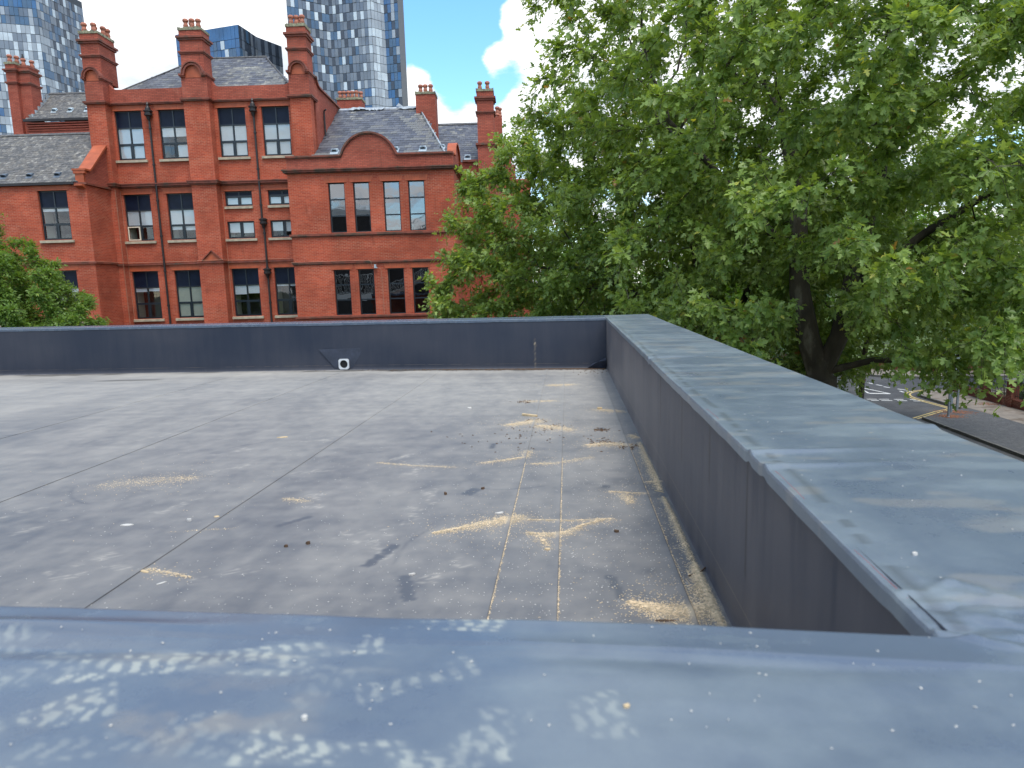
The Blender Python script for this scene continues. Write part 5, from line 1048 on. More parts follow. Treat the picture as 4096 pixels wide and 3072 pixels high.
# ------------------------------------------------------------------ glass towers far behind
TWM = [pmat('tower_glass_dark', (.042, .056, .082), .22, .25, .3, spec=.6), pmat('tower_glass_slate', (.13, .165, .22), .25, .2, .2, spec=.7), pmat('tower_glass_grey', (.18, .21, .255), .28, .15, .2, spec=.6),
       pmat('tower_glass_steel', (.060, .125, .22), .22, .2, .2, spec=.7), pmat('tower_panel_pale', (.56, .63, .69), .35, .15, .3, spec=.5), pmat('tower_panel_silver', (.34, .38, .43), .3, .12, .2, spec=.6),
       pmat('tower_glass_blue', (.030, .115, .27), .18, .25, .2, spec=.8), pmat('tower_core', (.05, .06, .075), .6, .2)]
def pol(az, d): return (d * math.sin(R(az)), d * math.cos(R(az)))
def tower(plan, ztop, fh, pw_, chooser, label, seed, back, singles=0, vis=None, topband=0):
    """plan: front corner points left to right, back: closing points"""
    rg = random.Random(seed); allp = plan + back; cx_, cy_ = sum(p[0] for p in allp) / len(allp), sum(p[1] for p in allp) / len(allp)
    T = empty('glass_tower', (cx_, cy_, 0)); tag(T, label, 'tower', 'glass towers on the skyline'); off = (cx_, cy_, 0)
    cr = MB().prism([(p[0], p[1]) for p in allp], 'z', 0, ztop if not callable(ztop) else 100); cr.build('tower_core', TWM[7], T, off)
    big = MB(); cnt = 0; nfl = int(ztop / fh) - topband; meshes = {}
    order = []
    for s in range(len(plan) - 1):
        A, Bp = Vector(plan[s]), Vector(plan[s + 1]); d = Bp - A; ln_ = d.length; d.normalize(); nn = Vector((d.y, -d.x)); k = max(1, round(ln_ / pw_)); w_ = ln_ / k
        for f in range(nfl + (1 if topband else 0)):
            z0 = f * fh; z1 = z0 + fh if f < nfl else ztop
            for i in range(k):
                order.append((s, f, i, k, A, d, nn, w_, z0, z1))
    order.sort(key=lambda q: (0 if (vis and vis[0] < q[8] < vis[1]) else 1, q[0] > 1, -q[1]))
    for (s, f, i, k, A, d, nn, w_, z0, z1) in order:
        mi = chooser(s, f, i, k, z1 / ztop, rg); pr = rg.uniform(.05, .2); tl_ = rg.uniform(-.05, .05); g_ = .05
        a, b_ = A + d * (i * w_ + g_), A + d * ((i + 1) * w_ - g_); p0, p1 = a + nn * (pr + tl_), b_ + nn * (pr - tl_); zz0, zz1 = z0 + .10, z1 - .06
        q = MB(); pts = [(p0.x, p0.y, zz0), (p1.x, p1.y, zz0), (p1.x, p1.y, zz1), (p0.x, p0.y, zz1)]; bk = [(a.x, a.y, zz0), (b_.x, b_.y, zz0), (b_.x, b_.y, zz1), (a.x, a.y, zz1)]
        tgt = q if cnt < singles else big
        tgt.face(pts, mi if tgt is big else 0)
        for e in range(4): e2 = (e + 1) % 4; tgt.face([pts[e], bk[e], bk[e2], pts[e2]], mi if tgt is big else 0)
        if cnt < singles: q.build('facade_panel', TWM[mi], T, off)
        cnt += 1
    o = big.build('facade_panels', TWM[:7], T, off); o['kind'] = 'stuff'
    return T
def ch_mid(s, f, i, k, h, rg):
    if s <= 1:
        if s == 1 and i > k * .62:
            if i == k - 1 or (i == k - 3 and f % 2): return rg.choice((4, 5, 5))
            return 6 if h < .545 and rg.random() < .9 else rg.choice((1, 2, 2))
        ph_ = (i * 3 + f * 2 + (f // 3)) % 4 if False else (i + (f * 2) % 5) % 4
        if ph_ == 0: return 0 if not (s == 0 and i < 3) else 3
        if ph_ == 3: return 4 if rg.random() < .55 else 2
        return rg.choice((1, 1, 2, 3))
    if s == 2: return rg.choice((5, 5, 5, 4))
    return (0 if (i + f) % 4 == 0 else (5 if rg.random() < .2 else rg.choice((6, 3, 3, 6))))
tower([pol(-21.75, 266), pol(-18.6, 271), pol(-15.38, 264.5), pol(-14.35, 267.5), pol(-13.25, 265)], 150, 3.0, 1.38, ch_mid, 'tallest glass tower with chequered dark and pale panels, right of the main chimneys', 11, [pol(-12.8, 292), pol(-20.8, 296)], 300, (60, 116))
def ch_left(s, f, i, k, h, rg):
    if s == 0: return 6 if rg.random() < .3 else rg.choice((3, 5, 1, 5))
    if s == 1: return (6 if rg.random() < .7 else 3) if h > .93 else (rg.choice((1, 3, 5)) if h > .88 else rg.choice((4, 5, 5, 4, 2)))  # top rows: reflection put into the colour as bluer panels
    ph_ = (i + 2 * (f % 2)) % 4
    if i < 3: return rg.choice((5, 3, 5, 2))
    return (0 if rg.random() < .75 else 3) if ph_ == 0 else (4 if ph_ == 1 and rg.random() < .5 else rg.choice((1, 3, 2, 2)))
tower([pol(-43.5, 322), pol(-40.6, 322), pol(-38.07, 318), pol(-35.42, 336)], 125.5, 3.0, 1.45, ch_left, 'silver and blue glass tower at the left edge of the skyline', 12, [pol(-36, 360), pol(-43, 352)], 300, (84, 123))
def ch_low(s, f, i, k, h, rg):
    if s == 0: return 6 if h > .955 else (4 if (i * 3 + f * 2) % 7 in (0, 1) and rg.random() < .7 else (3 if rg.random() < .2 else 6))
    if s == 1: return 0 if (i % 2 == 0 and h > .95) else rg.choice((0, 1, 2, 2, 1, 3))
    if h > .95: return 0 if i % 2 else 1
    return rg.choice((2, 0, 5, 1, 5, 2)) if i > 0 else 3
tower([pol(-29.72, 284), pol(-25.36, 267), pol(-24.11, 277.5), pol(-22.35, 285.5)], 100.6, 3.0, 1.6, ch_low, 'lower blue glass tower with an angled top between two chimneys', 13, [pol(-22.6, 305), pol(-29, 308)], 200, (82, 100), topband=1)

# ------------------------------------------------------------------ street
def sheet(name, poly, z, mat, kind='structure', parent=None):
    m = MB(); m.face([(p[0], p[1], z) for p in poly]); o = m.build(name, mat, parent)
    if kind: tag(o, kind=kind)
    return o
sheet('road', [(12.9, -30), (17, -30), (17, 33.1), (20.0, 35.4), (20.0, 39.4), (20.8, 40.4), (22.6, 41.15), (90, 42), (90, 47), (24.3, 46.1), (21.8, 46.95), (20.4, 48.1), (19.2, 49.7), (15.5, 60), (13.5, 130), (9, 130), (12.0, 58), (12.9, 46)], .0, MT['asphalt'])
def slab(name, poly, z0, z1, mat, kind='structure'):
    o = MB().prism([tuple(p) for p in poly], 'z', z0, z1).build(name, mat); tag(o, kind=kind); return o
pav = slab('pavement', [(17.12, -30), (17.12, 32.98), (20.1, 35.2), (20.38, 35.6), (20.5, 31), (20.6, -30)], -.2, .118, MT['asphalt_path'])
pav2 = slab('footpath', [(20.604, -30), (20.504, 31), (20.384, 35.6), (20.12, 35.3), (20.10, 39.36), (20.36, 39.95), (20.92, 40.38), (22.62, 41.02), (90, 41.9), (90, 40.6), (22.66, 39.8), (22.66, -30)], -.2, .121, MT['concrete'])
pav3 = slab('pavement', [(19.32, 49.72), (20.48, 48.22), (21.86, 47.07), (24.34, 46.22), (90, 47.12), (90, 50), (25.5, 48.7), (20.4, 52.2), (16.6, 60), (15.62, 60)], -.2, .12, MT['concrete'])
def kerbs(parent, path, w_=.12, L_=.9, z=.13, side=1):
    for (ax, ay), (bx, by) in zip(path[:-1], path[1:]):
        d = Vector((bx - ax, by - ay)); n = max(1, round(d.length / L_)); d.normalize(); nn = Vector((-d.y, d.x)) * side; seg_ = Vector((bx - ax, by - ay)).length / n
        for i in range(n):
            a = Vector((ax, ay)) + d * (i * seg_ + .006); b_ = Vector((ax, ay)) + d * ((i + 1) * seg_ - .006); zz = z + random.uniform(-.006, .006)
            MB().prism([a, b_, b_ + nn * w_, a + nn * w_], 'z', -.1, zz).build('kerbstone', MT['kerb'], parent)
kerbs(pav, [(16.99, 12), (16.99, 33.0)], side=-1)
kerbs(pav2, [(20.0, 35.5), (19.98, 39.38), (20.28, 40.05), (20.86, 40.5), (22.6, 41.15), (30, 41.3)], side=-1)
kerbs(pav3, [(19.2, 49.65), (20.4, 48.12), (21.8, 46.95), (24.3, 46.08), (40, 46.3)], side=1)
def line(name, pts, w_, z, mat, label=None):
    m = MB()
    for i in range(len(pts) - 1):
        a, b_ = Vector(pts[i]), Vector(pts[i + 1]); d = (b_ - a).normalized(); nn = Vector((-d.y, d.x)) * w_ / 2; e = d * (w_ * .2 if 0 < i else 0)
        m.face([(*(a - nn - e), z + .0005 * (i % 2)), (*(b_ - nn), z + .0005 * (i % 2)), (*(b_ + nn), z + .0005 * (i % 2)), (*(a + nn - e), z + .0005 * (i % 2))])
    return tag(m.build(name, mat), kind='structure')
def offs(pts, d):
    out = []
    for i, p in enumerate(pts):
        a = Vector(pts[max(0, i - 1)]); c = Vector(pts[min(len(pts) - 1, i + 1)]); t = (c - a).normalized(); out.append((p[0] - t.y * d, p[1] + t.x * d))
    return out
ya = [(16.9, 33.18), (18.65, 34.68), (19.9, 35.55)]
yb = [(19.92, 35.6), (19.75, 37.2), (19.60, 38.6), (19.72, 39.7), (20.1, 40.5), (20.9, 41.25), (22.1, 41.62), (32, 41.9)]
def smooth(p):
    for _ in range(2):
        q = [p[0]]
        for i in range(len(p) - 1): a, b_ = Vector(p[i]), Vector(p[i + 1]); q += [tuple(a.lerp(b_, .25)), tuple(a.lerp(b_, .75))]
        p = q + [p[-1]]
    return p
for p, sgn in ((ya, 1), (smooth(yb), 1)):
    line('yellow_line', offs(p, .02), .09, .004, MT['yellow_line']); line('yellow_line', offs(p, .22), .09, .004, MT['yellow_line'])
tr = [(18.17, 43.4), (17.86, 40.7), (18.95, 40.45)]
line('give_way_triangle', [tr[0], tr[1]], .14, .004, MT['white_line']); line('give_way_triangle', [tr[1], tr[2]], .28, .0052, MT['white_line']); line('give_way_triangle', [tr[2], tr[0]], .14, .0064, MT['white_line'])
for x0, x1, y in ((16.9, 17.42, 38.75), (17.53, 18.05, 38.68), (18.30, 18.78, 38.58), (19.08, 19.47, 38.42), (16.95, 17.34, 38.33), (17.46, 18.03, 38.24), (18.26, 18.78, 38.14), (19.05, 19.56, 38.0), (16.2, 16.7, 38.8), (15.4, 15.9, 38.85), (16.1, 16.6, 38.4)):
    line('dashed_line', [(x0, y), (x1, y - .04)], .15, .004, MT['white_line'])
for a, b_ in (((19.71, 43.97), (19.85, 43.48)), ((19.78, 43.11), (19.93, 42.64)), ((20.18, 42.17), (20.42, 41.70)), ((19.95, 41.4), (19.93, 40.9)), ((20.3, 41.37), (20.44, 40.94)), ((19.55, 44.8), (19.64, 44.3))):
    line('dashed_line', [a, b_], .15, .004, MT['white_line'])
line('white_line', [(19.68, 47.86), (19.7, 46.2)], .12, .004, MT['white_line'])
sheet('park_grass', [(-60, 54), (16, 61), (25, 54), (95, 52), (95, 140), (-60, 140)], .03, MT['grass'])
# street sign seen from behind
S_ = empty('street_sign', (18.2, 33.0, .12)); tag(S_, 'grey round pole carrying two grey sign plates seen from behind', 'street sign')
so = (18.2, 33.0, .12)
MB().tube([(18.2, 33, .1), (18.2, 33, 3.55)], .052, 12).lathe((18.2, 33, .12), [(.075, 0), (.075, .02), (.055, .03)], 12).build('pole', MT['steel'], S_, so)
def plate(z0, z1, w_):
    o = MB().box(18.16 - w_ / 2, 18.16 + w_ / 2, 33.075, 33.08, z0, z1).build('sign_plate', MT['sign_back'], S_, so)
    MB().box(18.16 - w_ / 2, 18.16 + w_ / 2, 33.055, 33.0745, z0 + .05, z0 + .075).box(18.16 - w_ / 2, 18.16 + w_ / 2, 33.055, 33.0745, z1 - .075, z1 - .05).build('sign_rail', MT['steel'], o, so)
    for zz in (z0 + .06, z1 - .06): MB().lathe((18.2, 33, zz - .015), [(.06, 0), (.06, .03)], 10).build('pole_clip', MT['steel'], o, so)
plate(2.28, 2.68, .92); plate(2.74, 3.4, .88)
for i, (x, y, lab) in enumerate(((18.87, 34.01, 'grey square steel bollard just behind the sign pole'), (19.48, 34.61, 'grey square steel bollard beside the double yellow line, right of the sign pole'))):
    b_ = MB().box(-.045, .045, -.045, .045, 0, 1.0).prism([(-.045, 1.0), (.045, 1.0), (.045, 1.05)], 'y', -.045, .045).build('bollard', MT['steel']); b_.location = (x, y, .12); tag(b_, lab, 'bollard', 'bollards on the pavement corner')
rgl = np.random.default_rng(8)
def samp_litter(rg):
    c = [(18.35, 33.15, .28), (19.15, 34.2, .4), (22.0, 36.2, .3)][rg.choice(3, p=(.4, .4, .2))]; return c[0] + rg.normal() * c[2], c[1] + rg.normal() * c[2] * .7, .121
chip_cloud('leaf_litter', 900, samp_litter, (.035, .022, .01), pmat('dead_leaf', (.22, .09, .045), .9, .4, 8), 'reddish dead leaf litter round the sign pole and bollards', 'leaf litter', seed=9)
# boundary wall with piers and railings
BW = empty('boundary_wall', (22.5, 33, .12)); tag(BW, 'low red brick wall with stone-capped piers and black railings along the footpath', 'wall'); bo = (22.5, 33, .12)
py_ = [40.5, 37.6, 35.35, 32.6, 29.8, 27.0]
for i, y in enumerate(py_):
    P_ = MB().box(22.36, 22.74, y - .19, y + .19, 0, 1.46).build('pier', MT['boundary_brick'], BW, bo)
    cpz = MB().box(22.31, 22.79, y - .24, y + .24, 1.46, 1.52); b0 = len(cpz.v); cpz.face([(22.31, y - .24, 1.52), (22.79, y - .24, 1.52), (22.55, y, 1.64)]).face([(22.79, y - .24, 1.52), (22.79, y + .24, 1.52), (22.55, y, 1.64)]).face([(22.79, y + .24, 1.52), (22.31, y + .24, 1.52), (22.55, y, 1.64)]).face([(22.31, y + .24, 1.52), (22.31, y - .24, 1.52), (22.55, y, 1.64)])
    cpz.build('pier_cap', MT['kerb'], P_, bo)
    if i + 1 < len(py_):
        a, b_ = py_[i + 1] + .19, y - .19
        MB().box(22.44, 22.66, a, b_, 0, .52).prism([(22.42, .52), (22.68, .52), (22.60, .60), (22.50, .60)], 'y', a, b_).build('wall_panel', MT['boundary_brick'], BW, bo)
        r_ = MB().box(22.535, 22.565, a, b_, .70, .73).box(22.535, 22.565, a, b_, 1.32, 1.35).build('railing', MT['iron'], BW, bo); k = int((b_ - a) / .12); 
        for j in range(k): yy_ = a + (j + .5) * (b_ - a) / k; MB().box(22.541, 22.559, yy_ - .009, yy_ + .009, .56, 1.46).build('bar', MT['iron'], r_, bo)
# second wall of the side street and park fence
FW = MB().prism([(25.6, 48.8), (90, 50.1), (90, 50.35), (25.6, 49.05)], 'z', 0, .75); tag(FW.build('low_wall', MT['boundary_brick']), 'long low red brick wall across the side street under the tree', 'wall')
FW = MB().prism([(20.5, 52.3), (25.4, 48.9), (25.55, 49.1), (20.65, 52.5), (16.5, 60.6), (16.2, 60.5)], 'z', 0, .7); tag(FW.build('low_wall', MT['boundary_brick']), 'short curved red brick wall at the street corner behind the plane trees', 'wall')
PF = empty('park_fence', (28, 56, 0)); tag(PF, 'black estate railing with horizontal bars in front of the park grass', 'fence'); po = (28, 56, 0)
fx0, fy0, fx1, fy1 = 16.0, 57.6, 60.0, 55.0
nf_ = 22
for i in range(nf_ + 1): x = fx0 + (fx1 - fx0) * i / nf_; y = fy0 + (fy1 - fy0) * i / nf_; MB().box(x - .03, x + .03, y - .03, y + .03, 0, 1.4).build('post', MT['iron'], PF, po)
for z in (.35, .62, .90, 1.13, 1.36): MB().tube([(fx0, fy0, z), (fx1, fy1, z)], .022, 5).build('rail', MT['iron'], PF, po)

# ------------------------------------------------------------------ trees
def shell_pts(n, c, r_, rg, inner=.45, zmin=None, gap=.36, seed=0, gs=3.2):
    out = []
    c = np.array(c); r_ = np.array(r_)
    while len(out) < n:
        v = rg.normal(size=(n * 3, 3)); v /= np.linalg.norm(v, axis=1)[:, None]; q = (inner ** 3 + (1 - inner ** 3) * rg.uniform(size=n * 3)) ** (1 / 3)
        P = c + v * q[:, None] * r_
        nz = (vnoise(P[:, 0] / gs + 7, P[:, 1] / gs + P[:, 2] * .37, seed) + vnoise(P[:, 2] / gs + 3, P[:, 1] / gs - P[:, 0] * .41, seed + 5)) / 2
        P = P[nz > gap]
        if zmin is not None: P = P[P[:, 2] > (zmin(P[:, 0], P[:, 1]) if callable(zmin) else zmin)]
        out += list(P[:n - len(out)])
    return np.array(out)
def grow(paths, attr, step=.38, infl=4.0, kill=.75, iters=70):
    nodes, par = [], []; grow.segs = []
    for path, p0 in paths:
        grow.segs.append(len(nodes))
        prev = p0
        if prev is None: nodes.append(Vector(path[0])); par.append(-1); prev = 0; rest = path[1:]; cur = Vector(path[0])
        else: 
            d = [(n_ - Vector(path[0])).length for n_ in nodes]; prev = int(np.argmin(d)); cur = nodes[prev]; rest = path
        for q in rest:
            q = Vector(q); k = max(1, round((q - cur).length / step)); a = cur.copy()
            for j in range(k): nodes.append(a.lerp(q, (j + 1) / k)); par.append(prev); prev = len(nodes) - 1
            cur = q
    grow.segs.append(len(nodes))
    A = [Vector(a) for a in attr]; alive = np.ones(len(A), bool); near = [(0, 1e9)] * len(A)
    last = 0; bi = np.full(len(A), -1); bd = np.full(len(A), 1e9); AN = np.array(attr)
    for it in range(iters):
        new = np.array([tuple(n_) for n_ in nodes[last:]])
        if len(new):
            idx = np.where(alive)[0]
            for s in range(0, len(idx), 2000):
                ii = idx[s:s + 2000]; D = np.linalg.norm(AN[ii][:, None, :] - new[None], axis=2); m_ = D.argmin(1); dm = D[np.arange(len(ii)), m_]; up_ = dm < bd[ii]
                bd[ii[up_]] = dm[up_]; bi[ii[up_]] = m_[up_] + last
        last = len(nodes); alive &= bd > kill
        idx = np.where(alive & (bd < infl))[0]
        if not len(idx): break
        acc_ = {}
        for a in idx:
            b_ = int(bi[a]); v = A[a] - nodes[b_]; v.normalize(); acc_[b_] = acc_.get(b_, Vector((0, 0, 0))) + v
        for b_, v in acc_.items():
            v = v.normalized() + Vector((random.uniform(-.25, .25), random.uniform(-.25, .25), random.uniform(-.2, .2))); v.normalize(); nodes.append(nodes[b_] + v * step); par.append(b_)
        if len(nodes) == last: break
    return nodes, par
LEAF_H = [(0, 0), (.02, .14), (-.12, .38), (.17, .19), (.42, .62), (.46, .17), (.76, .27), (1.08, 0)]
def leaf_arrays(P, T, Nn, S, tint, shape='plane'):
    """P positions, T tip direction, Nn normals, S sizes -> verts, loops"""
    B_ = np.cross(Nn, T); B_ /= np.linalg.norm(B_, axis=1)[:, None] + 1e-9; Nn = np.cross(T, B_)
    if shape == 'plane':
        L_ = np.array(LEAF_H); loc = np.concatenate([[(x, y, .20 * y + .05 * math.sin(x * 3)) for x, y in L_], [(x, -y, .20 * y + .05 * math.sin(x * 3)) for x, y in L_[1:-1]]]); n = len(L_)
        f1 = list(range(n)); f2 = [0, n - 1] + [n + k for k in reversed(range(n - 2))]
        faces = [list(reversed(f1)), list(reversed(f2))]
    else:
        loc = np.array([(0, 0, 0), (.38, .22, .03), (1, 0, -.05), (.38, -.22, .03)]); faces = [[0, 3, 2, 1]]
    V = P[:, None, :] + S[:, None, None] * (loc[None, :, 0, None] * T[:, None] + loc[None, :, 1, None] * B_[:, None] + loc[None, :, 2, None] * Nn[:, None])
    m = len(P); nv = len(loc); base = (np.arange(m) * nv)
    return V.reshape(-1, 3), [base[:, None] + np.array(f)[None] for f in faces], np.repeat(tint, nv), loc, faces
def leaf_mesh(name, P, T, Nn, S, tint, mat, parent, off, shape='plane'):
    V, F, ti, loc, fc = leaf_arrays(P, T, Nn, S, tint, shape); V = V - np.array(off)
    me = bpy.data.meshes.new(name); me.vertices.add(len(V)); me.vertices.foreach_set('co', V.ravel())
    k = F[0].shape[1]; FF = np.stack(F, 1).reshape(-1, k); me.loops.add(FF.size); me.loops.foreach_set('vertex_index', FF.ravel().astype(np.int32)); me.polygons.add(len(FF))
    me.polygons.foreach_set('loop_start', np.arange(0, FF.size, k, dtype=np.int32)); me.polygons.foreach_set('loop_total', np.full(len(FF), k, dtype=np.int32)); me.update(calc_edges=True)
    at = me.attributes.new('tint', 'FLOAT', 'POINT'); at.data.foreach_set('value', ti.astype(np.float32))
    return link_mesh(name, me, mat, parent)
def tree(name, label, base, paths, attr, leaf_n, leaf_s, mat, cat='tree', group=None, seed=1, singles=0, tip_r=.008, spread=.42, shape='plane', rpow=2.0, step=.38, infl=4.0, kill=.75, twig=True, upb=.8, bark='bark', maxr=.5, floors=None):
    rg = np.random.default_rng(seed); random.seed(seed); T_ = empty(name, base); tag(T_, label, cat, group)
    nodes, par = grow(paths, attr, step, infl, kill); n = len(nodes); N_ = np.array([tuple(v) for v in nodes]); par = np.array(par)
    kids = [[] for _ in range(n)]
    for i, p in enumerate(par):
        if p >= 0: kids[p].append(i)
    w = np.zeros(n)
    for i in range(n - 1, -1, -1):
        if not kids[i]: w[i] = tip_r ** rpow
        if par[i] >= 0: w[par[i]] += w[i]
    rad = np.minimum(w ** (1 / rpow), maxr)
    if floors:
        for k, (ra, rb_) in enumerate(floors):
            a, b_ = grow.segs[k], grow.segs[k + 1]; rad[a:b_] = np.maximum(np.minimum(rad[a:b_], ra), np.linspace(ra, rb_, b_ - a))
    # limbs: follow the heaviest child into one tube each
    tr_, tw_ = MB(), MB(); started = [i for i in range(n) if par[i] < 0]; stack = list(started); first = True
    while stack:
        i = stack.pop(); pts, rs = [], []
        if par[i] >= 0: pts.append(nodes[par[i]]); rs.append(min(rad[i] * 1.1, rad[par[i]]))
        j = i
        while True:
            pts.append(nodes[j]); rs.append(rad[j])
            if not kids[j]: break
            k = max(kids[j], key=lambda q: rad[q]); stack += [q for q in kids[j] if q != k]; j = k
        if len(pts) < 2: continue
        if rs[0] > .03: (tr_).tube(pts, [float(r_) for r_ in rs], 7 if rs[0] > .1 else 5, caps=False)
        elif twig: tw_.tube(pts, [float(max(r_, .006)) for r_ in rs], 3, caps=False)
    if not tr_.v: tr_.tube([nodes[0], nodes[min(3, n - 1)]], .03, 5)
    tr_.build('trunk', MT[bark], T_, base, smooth=True)
    # leaves on short shoots near the thin wood
    tips = np.where(rad < tip_r * 3.2)[0]; dirs = np.zeros((n, 3)); m_ = par >= 0; dirs[m_] = N_[m_] - N_[par[m_]]; c0 = N_.mean(0)
    ns = max(1, leaf_n // 9); src = rg.choice(tips, ns); D = dirs[src]; D /= np.linalg.norm(D, axis=1)[:, None] + 1e-9
    out = N_[src] - c0; out /= np.linalg.norm(out, axis=1)[:, None] + 1e-9
    sd_ = D * .6 + out * .5 + rg.normal(size=(ns, 3)) * .65 + np.array((0, 0, -.12)); sd_ /= np.linalg.norm(sd_, axis=1)[:, None]; sl_ = spread * rg.uniform(.5, 1.7, ns)
    P, Tn_, Nn, S = [], [], [], []
    for k in range(9):
        t = (k + 1) / 9 + rg.uniform(-.05, .05, ns); droop = -.16 * t ** 2 * sl_
        q = N_[src] + sd_ * (t * sl_)[:, None]; q[:, 2] += droop * 1.5
        rndv = rg.normal(size=(ns, 3)); side = np.cross(sd_, rndv); side /= np.linalg.norm(side, axis=1)[:, None] + 1e-9
        td = sd_ * .5 + side * .9 + np.array((0, 0, -.35)) + out * .25; td /= np.linalg.norm(td, axis=1)[:, None]
        nn = np.array((0, 0, upb)) + out * .55 + rg.normal(size=(ns, 3)) * .42; nn -= td * (nn * td).sum(1)[:, None]; nn /= np.linalg.norm(nn, axis=1)[:, None] + 1e-9
        q = q + side * (leaf_s * .35)
        P.append(q); Tn_.append(td); Nn.append(nn); S.append(leaf_s * rg.uniform(.45, 1.25, ns) * (1.05 - .3 * t))
    if twig:
        V3 = []
        for i in range(0, ns, 2): a = Vector(N_[src[i]]); d = Vector(sd_[i]); e = a + d * sl_[i]; e.z -= .2 * sl_[i]; tw_.tube([a, a.lerp(e, .5) + Vector((0, 0, .05 * sl_[i])), e], [.006, .0045, .003], 3, caps=False)
        o = tw_.build('twigs', MT[bark], T_, base); o['kind'] = 'stuff'
    P = np.concatenate(P); Tn_ = np.concatenate(Tn_); Nn = np.concatenate(Nn); S = np.concatenate(S)
    cl = np.tile(rg.uniform(0, 1, ns), 9); tint = np.clip(.12 + .5 * cl + .35 * rg.uniform(size=len(P)) , 0, .975); tint[rg.uniform(size=len(P)) < .004] = 1.0; tint[rg.uniform(size=len(P)) < .01] = .985
    keep = ~((P[:, 0] < 1.5) & (P[:, 1] < 10.2)); P, Tn_, Nn, S, tint = P[keep], Tn_[keep], Nn[keep], S[keep], tint[keep]
    if singles:
        rel = P - np.array((0, 0, CAMZ)); w_ = rel @ np.array(fwd); sx = (rel @ np.array(right)) / w_ * 2650; sy = (rel @ np.array(up)) / w_ * 2650
        vis_ = (w_ > 0) & (np.abs(sx) < 2000) & (np.abs(sy) < 1500); sc_ = np.where(vis_, S / w_, 0); top = np.argsort(-sc_)[:singles]
        V1, F1, t1, loc, fc = leaf_arrays(np.zeros((1, 3)), np.array([[1., 0, 0]]), np.array([[0., 0, 1.]]), np.ones(1), np.array([.5]), shape)
        ms_ = []
        for k in range(5):
            me = bpy.data.meshes.new('leaf'); me.from_pydata(V1.tolist(), [], [list(map(int, f[0])) for f in F1]); at = me.attributes.new('tint', 'FLOAT', 'POINT'); at.data.foreach_set('value', [.15 + .19 * k] * len(V1)); me.materials.append(mat); ms_.append(me)
        bv = Vector(base)
        for i in top:
            t, nn = Vector(Tn_[i]), Vector(Nn[i]); b_ = nn.cross(t).normalized(); nn = t.cross(b_); Mx = Matrix((t * S[i], b_ * S[i], nn * S[i])).transposed().to_4x4(); Mx.translation = Vector(P[i]) - bv
            o = bpy.data.objects.new('leaf', ms_[min(4, int(tint[i] * 5))]); COL.objects.link(o); o.parent = T_; o.matrix_local = Mx
        kp = np.ones(len(P), bool); kp[top] = False; P, Tn_, Nn, S, tint = P[kp], Tn_[kp], Nn[kp], S[kp], tint[kp]
    o = leaf_mesh('foliage', P, Tn_, Nn, S, tint, mat, T_, base, shape); o['kind'] = 'stuff'
    return T_
rgA = np.random.default_rng(21)
# main plane tree
skirt = lambda x, y: np.maximum(4.3 + .25 * np.sin(x * 1.3 + y), 7.1 - .150 * y) + 1.3 * sstep(3.2, 4.6, x) * sstep(7.4, 6.9, x) * sstep(20.5, 18.8, y)
aA = shell_pts(2300, (7.2, 19.0, 11.2), (8.5, 8.6, 8.8), rgA, .30, skirt, .33, 3)
aA2 = np.concatenate([shell_pts(90, (11.2, 14.6, 6.5), (3.4, 3.0, 1.5), rgA, 0, lambda x, y: 7.05 - .15 * y, .3, 4), shell_pts(150, (7.7, 13.6, 6.0), (2.0, 2.2, 1.5), rgA, 0, lambda x, y: 7.15 - .163 * y + 0 * x, .25, 14, 1.2)])
aA = np.concatenate([aA, aA2])
pA = [([(7.15, 18.9, -.2), (7.08, 18.9, 2.4), (6.95, 18.85, 4.2)], None), ([(6.95, 18.85, 4.2), (6.6, 18.9, 5.3), (6.35, 19.0, 6.6), (6.3, 19.2, 9.0), (5.9, 19.5, 11.5)], 0), ([(6.95, 18.85, 4.3), (7.35, 18.7, 5.4), (7.55, 18.5, 7.0), (8.1, 18.5, 9.6), (8.3, 18.8, 12)], 0),
      ([(6.45, 19.0, 6.0), (5.7, 18.9, 5.6), (4.9, 18.7, 5.05), (4.0, 18.3, 4.6), (3.2, 17.9, 4.9)], 0), ([(7.1, 18.8, 4.4), (8.1, 18.3, 4.75), (9.3, 17.5, 4.8)], 0), ([(7.5, 18.5, 6.6), (9.0, 17.9, 8.0), (11, 17.0, 9.5)], 0), ([(6.3, 19.1, 7.4), (4.5, 18.4, 9.2), (2.6, 17.8, 11)], 0)]
tree('plane_tree', 'largest plane tree, its broad crown filling the right side behind the coping', (7.15, 18.9, 0), pA, aA, 165000, .175, MT['leaf'], group='plane trees beside the road', seed=5, singles=300, tip_r=.0085, spread=.48, floors=[(.46, .42), (.34, .15), (.27, .12), (.17, .08), (.11, .05), (.14, .06), (.13, .05)])
rgB = np.random.default_rng(22)
aB = shell_pts(1450, (3.3, 26.0, 8.6), (8.2, 6.0, 6.0), rgB, .3, lambda x, y: 3.2 + 0 * x, .27, 8)
aB = np.concatenate([aB, shell_pts(600, (-1.8, 24.6, 7.0), (3.5, 2.8, 4.6), rgB, .0, 2.6, .2, 12, 2.0)])
pB = [([(5.5, 26, -.2), (5.4, 26, 3.5), (5.2, 26, 6.5), (4.6, 26, 9)], None), ([(5.4, 26, 3.0), (4.4, 25.8, 4.8), (2.8, 25.6, 6.4), (.8, 25.4, 7.5)], 0), ([(5.4, 26, 4), (6.6, 26, 6), (7.6, 26, 9)], 0)]
tree('plane_tree', 'second plane tree whose left branches reach in front of the brick building', (5.5, 26, 0), pB, aB, 125000, .18, MT['leaf'], group='plane trees beside the road', seed=6, tip_r=.0085, spread=.5, floors=[(.32, .14), (.17, .07), (.18, .07)])
rgC = np.random.default_rng(23)
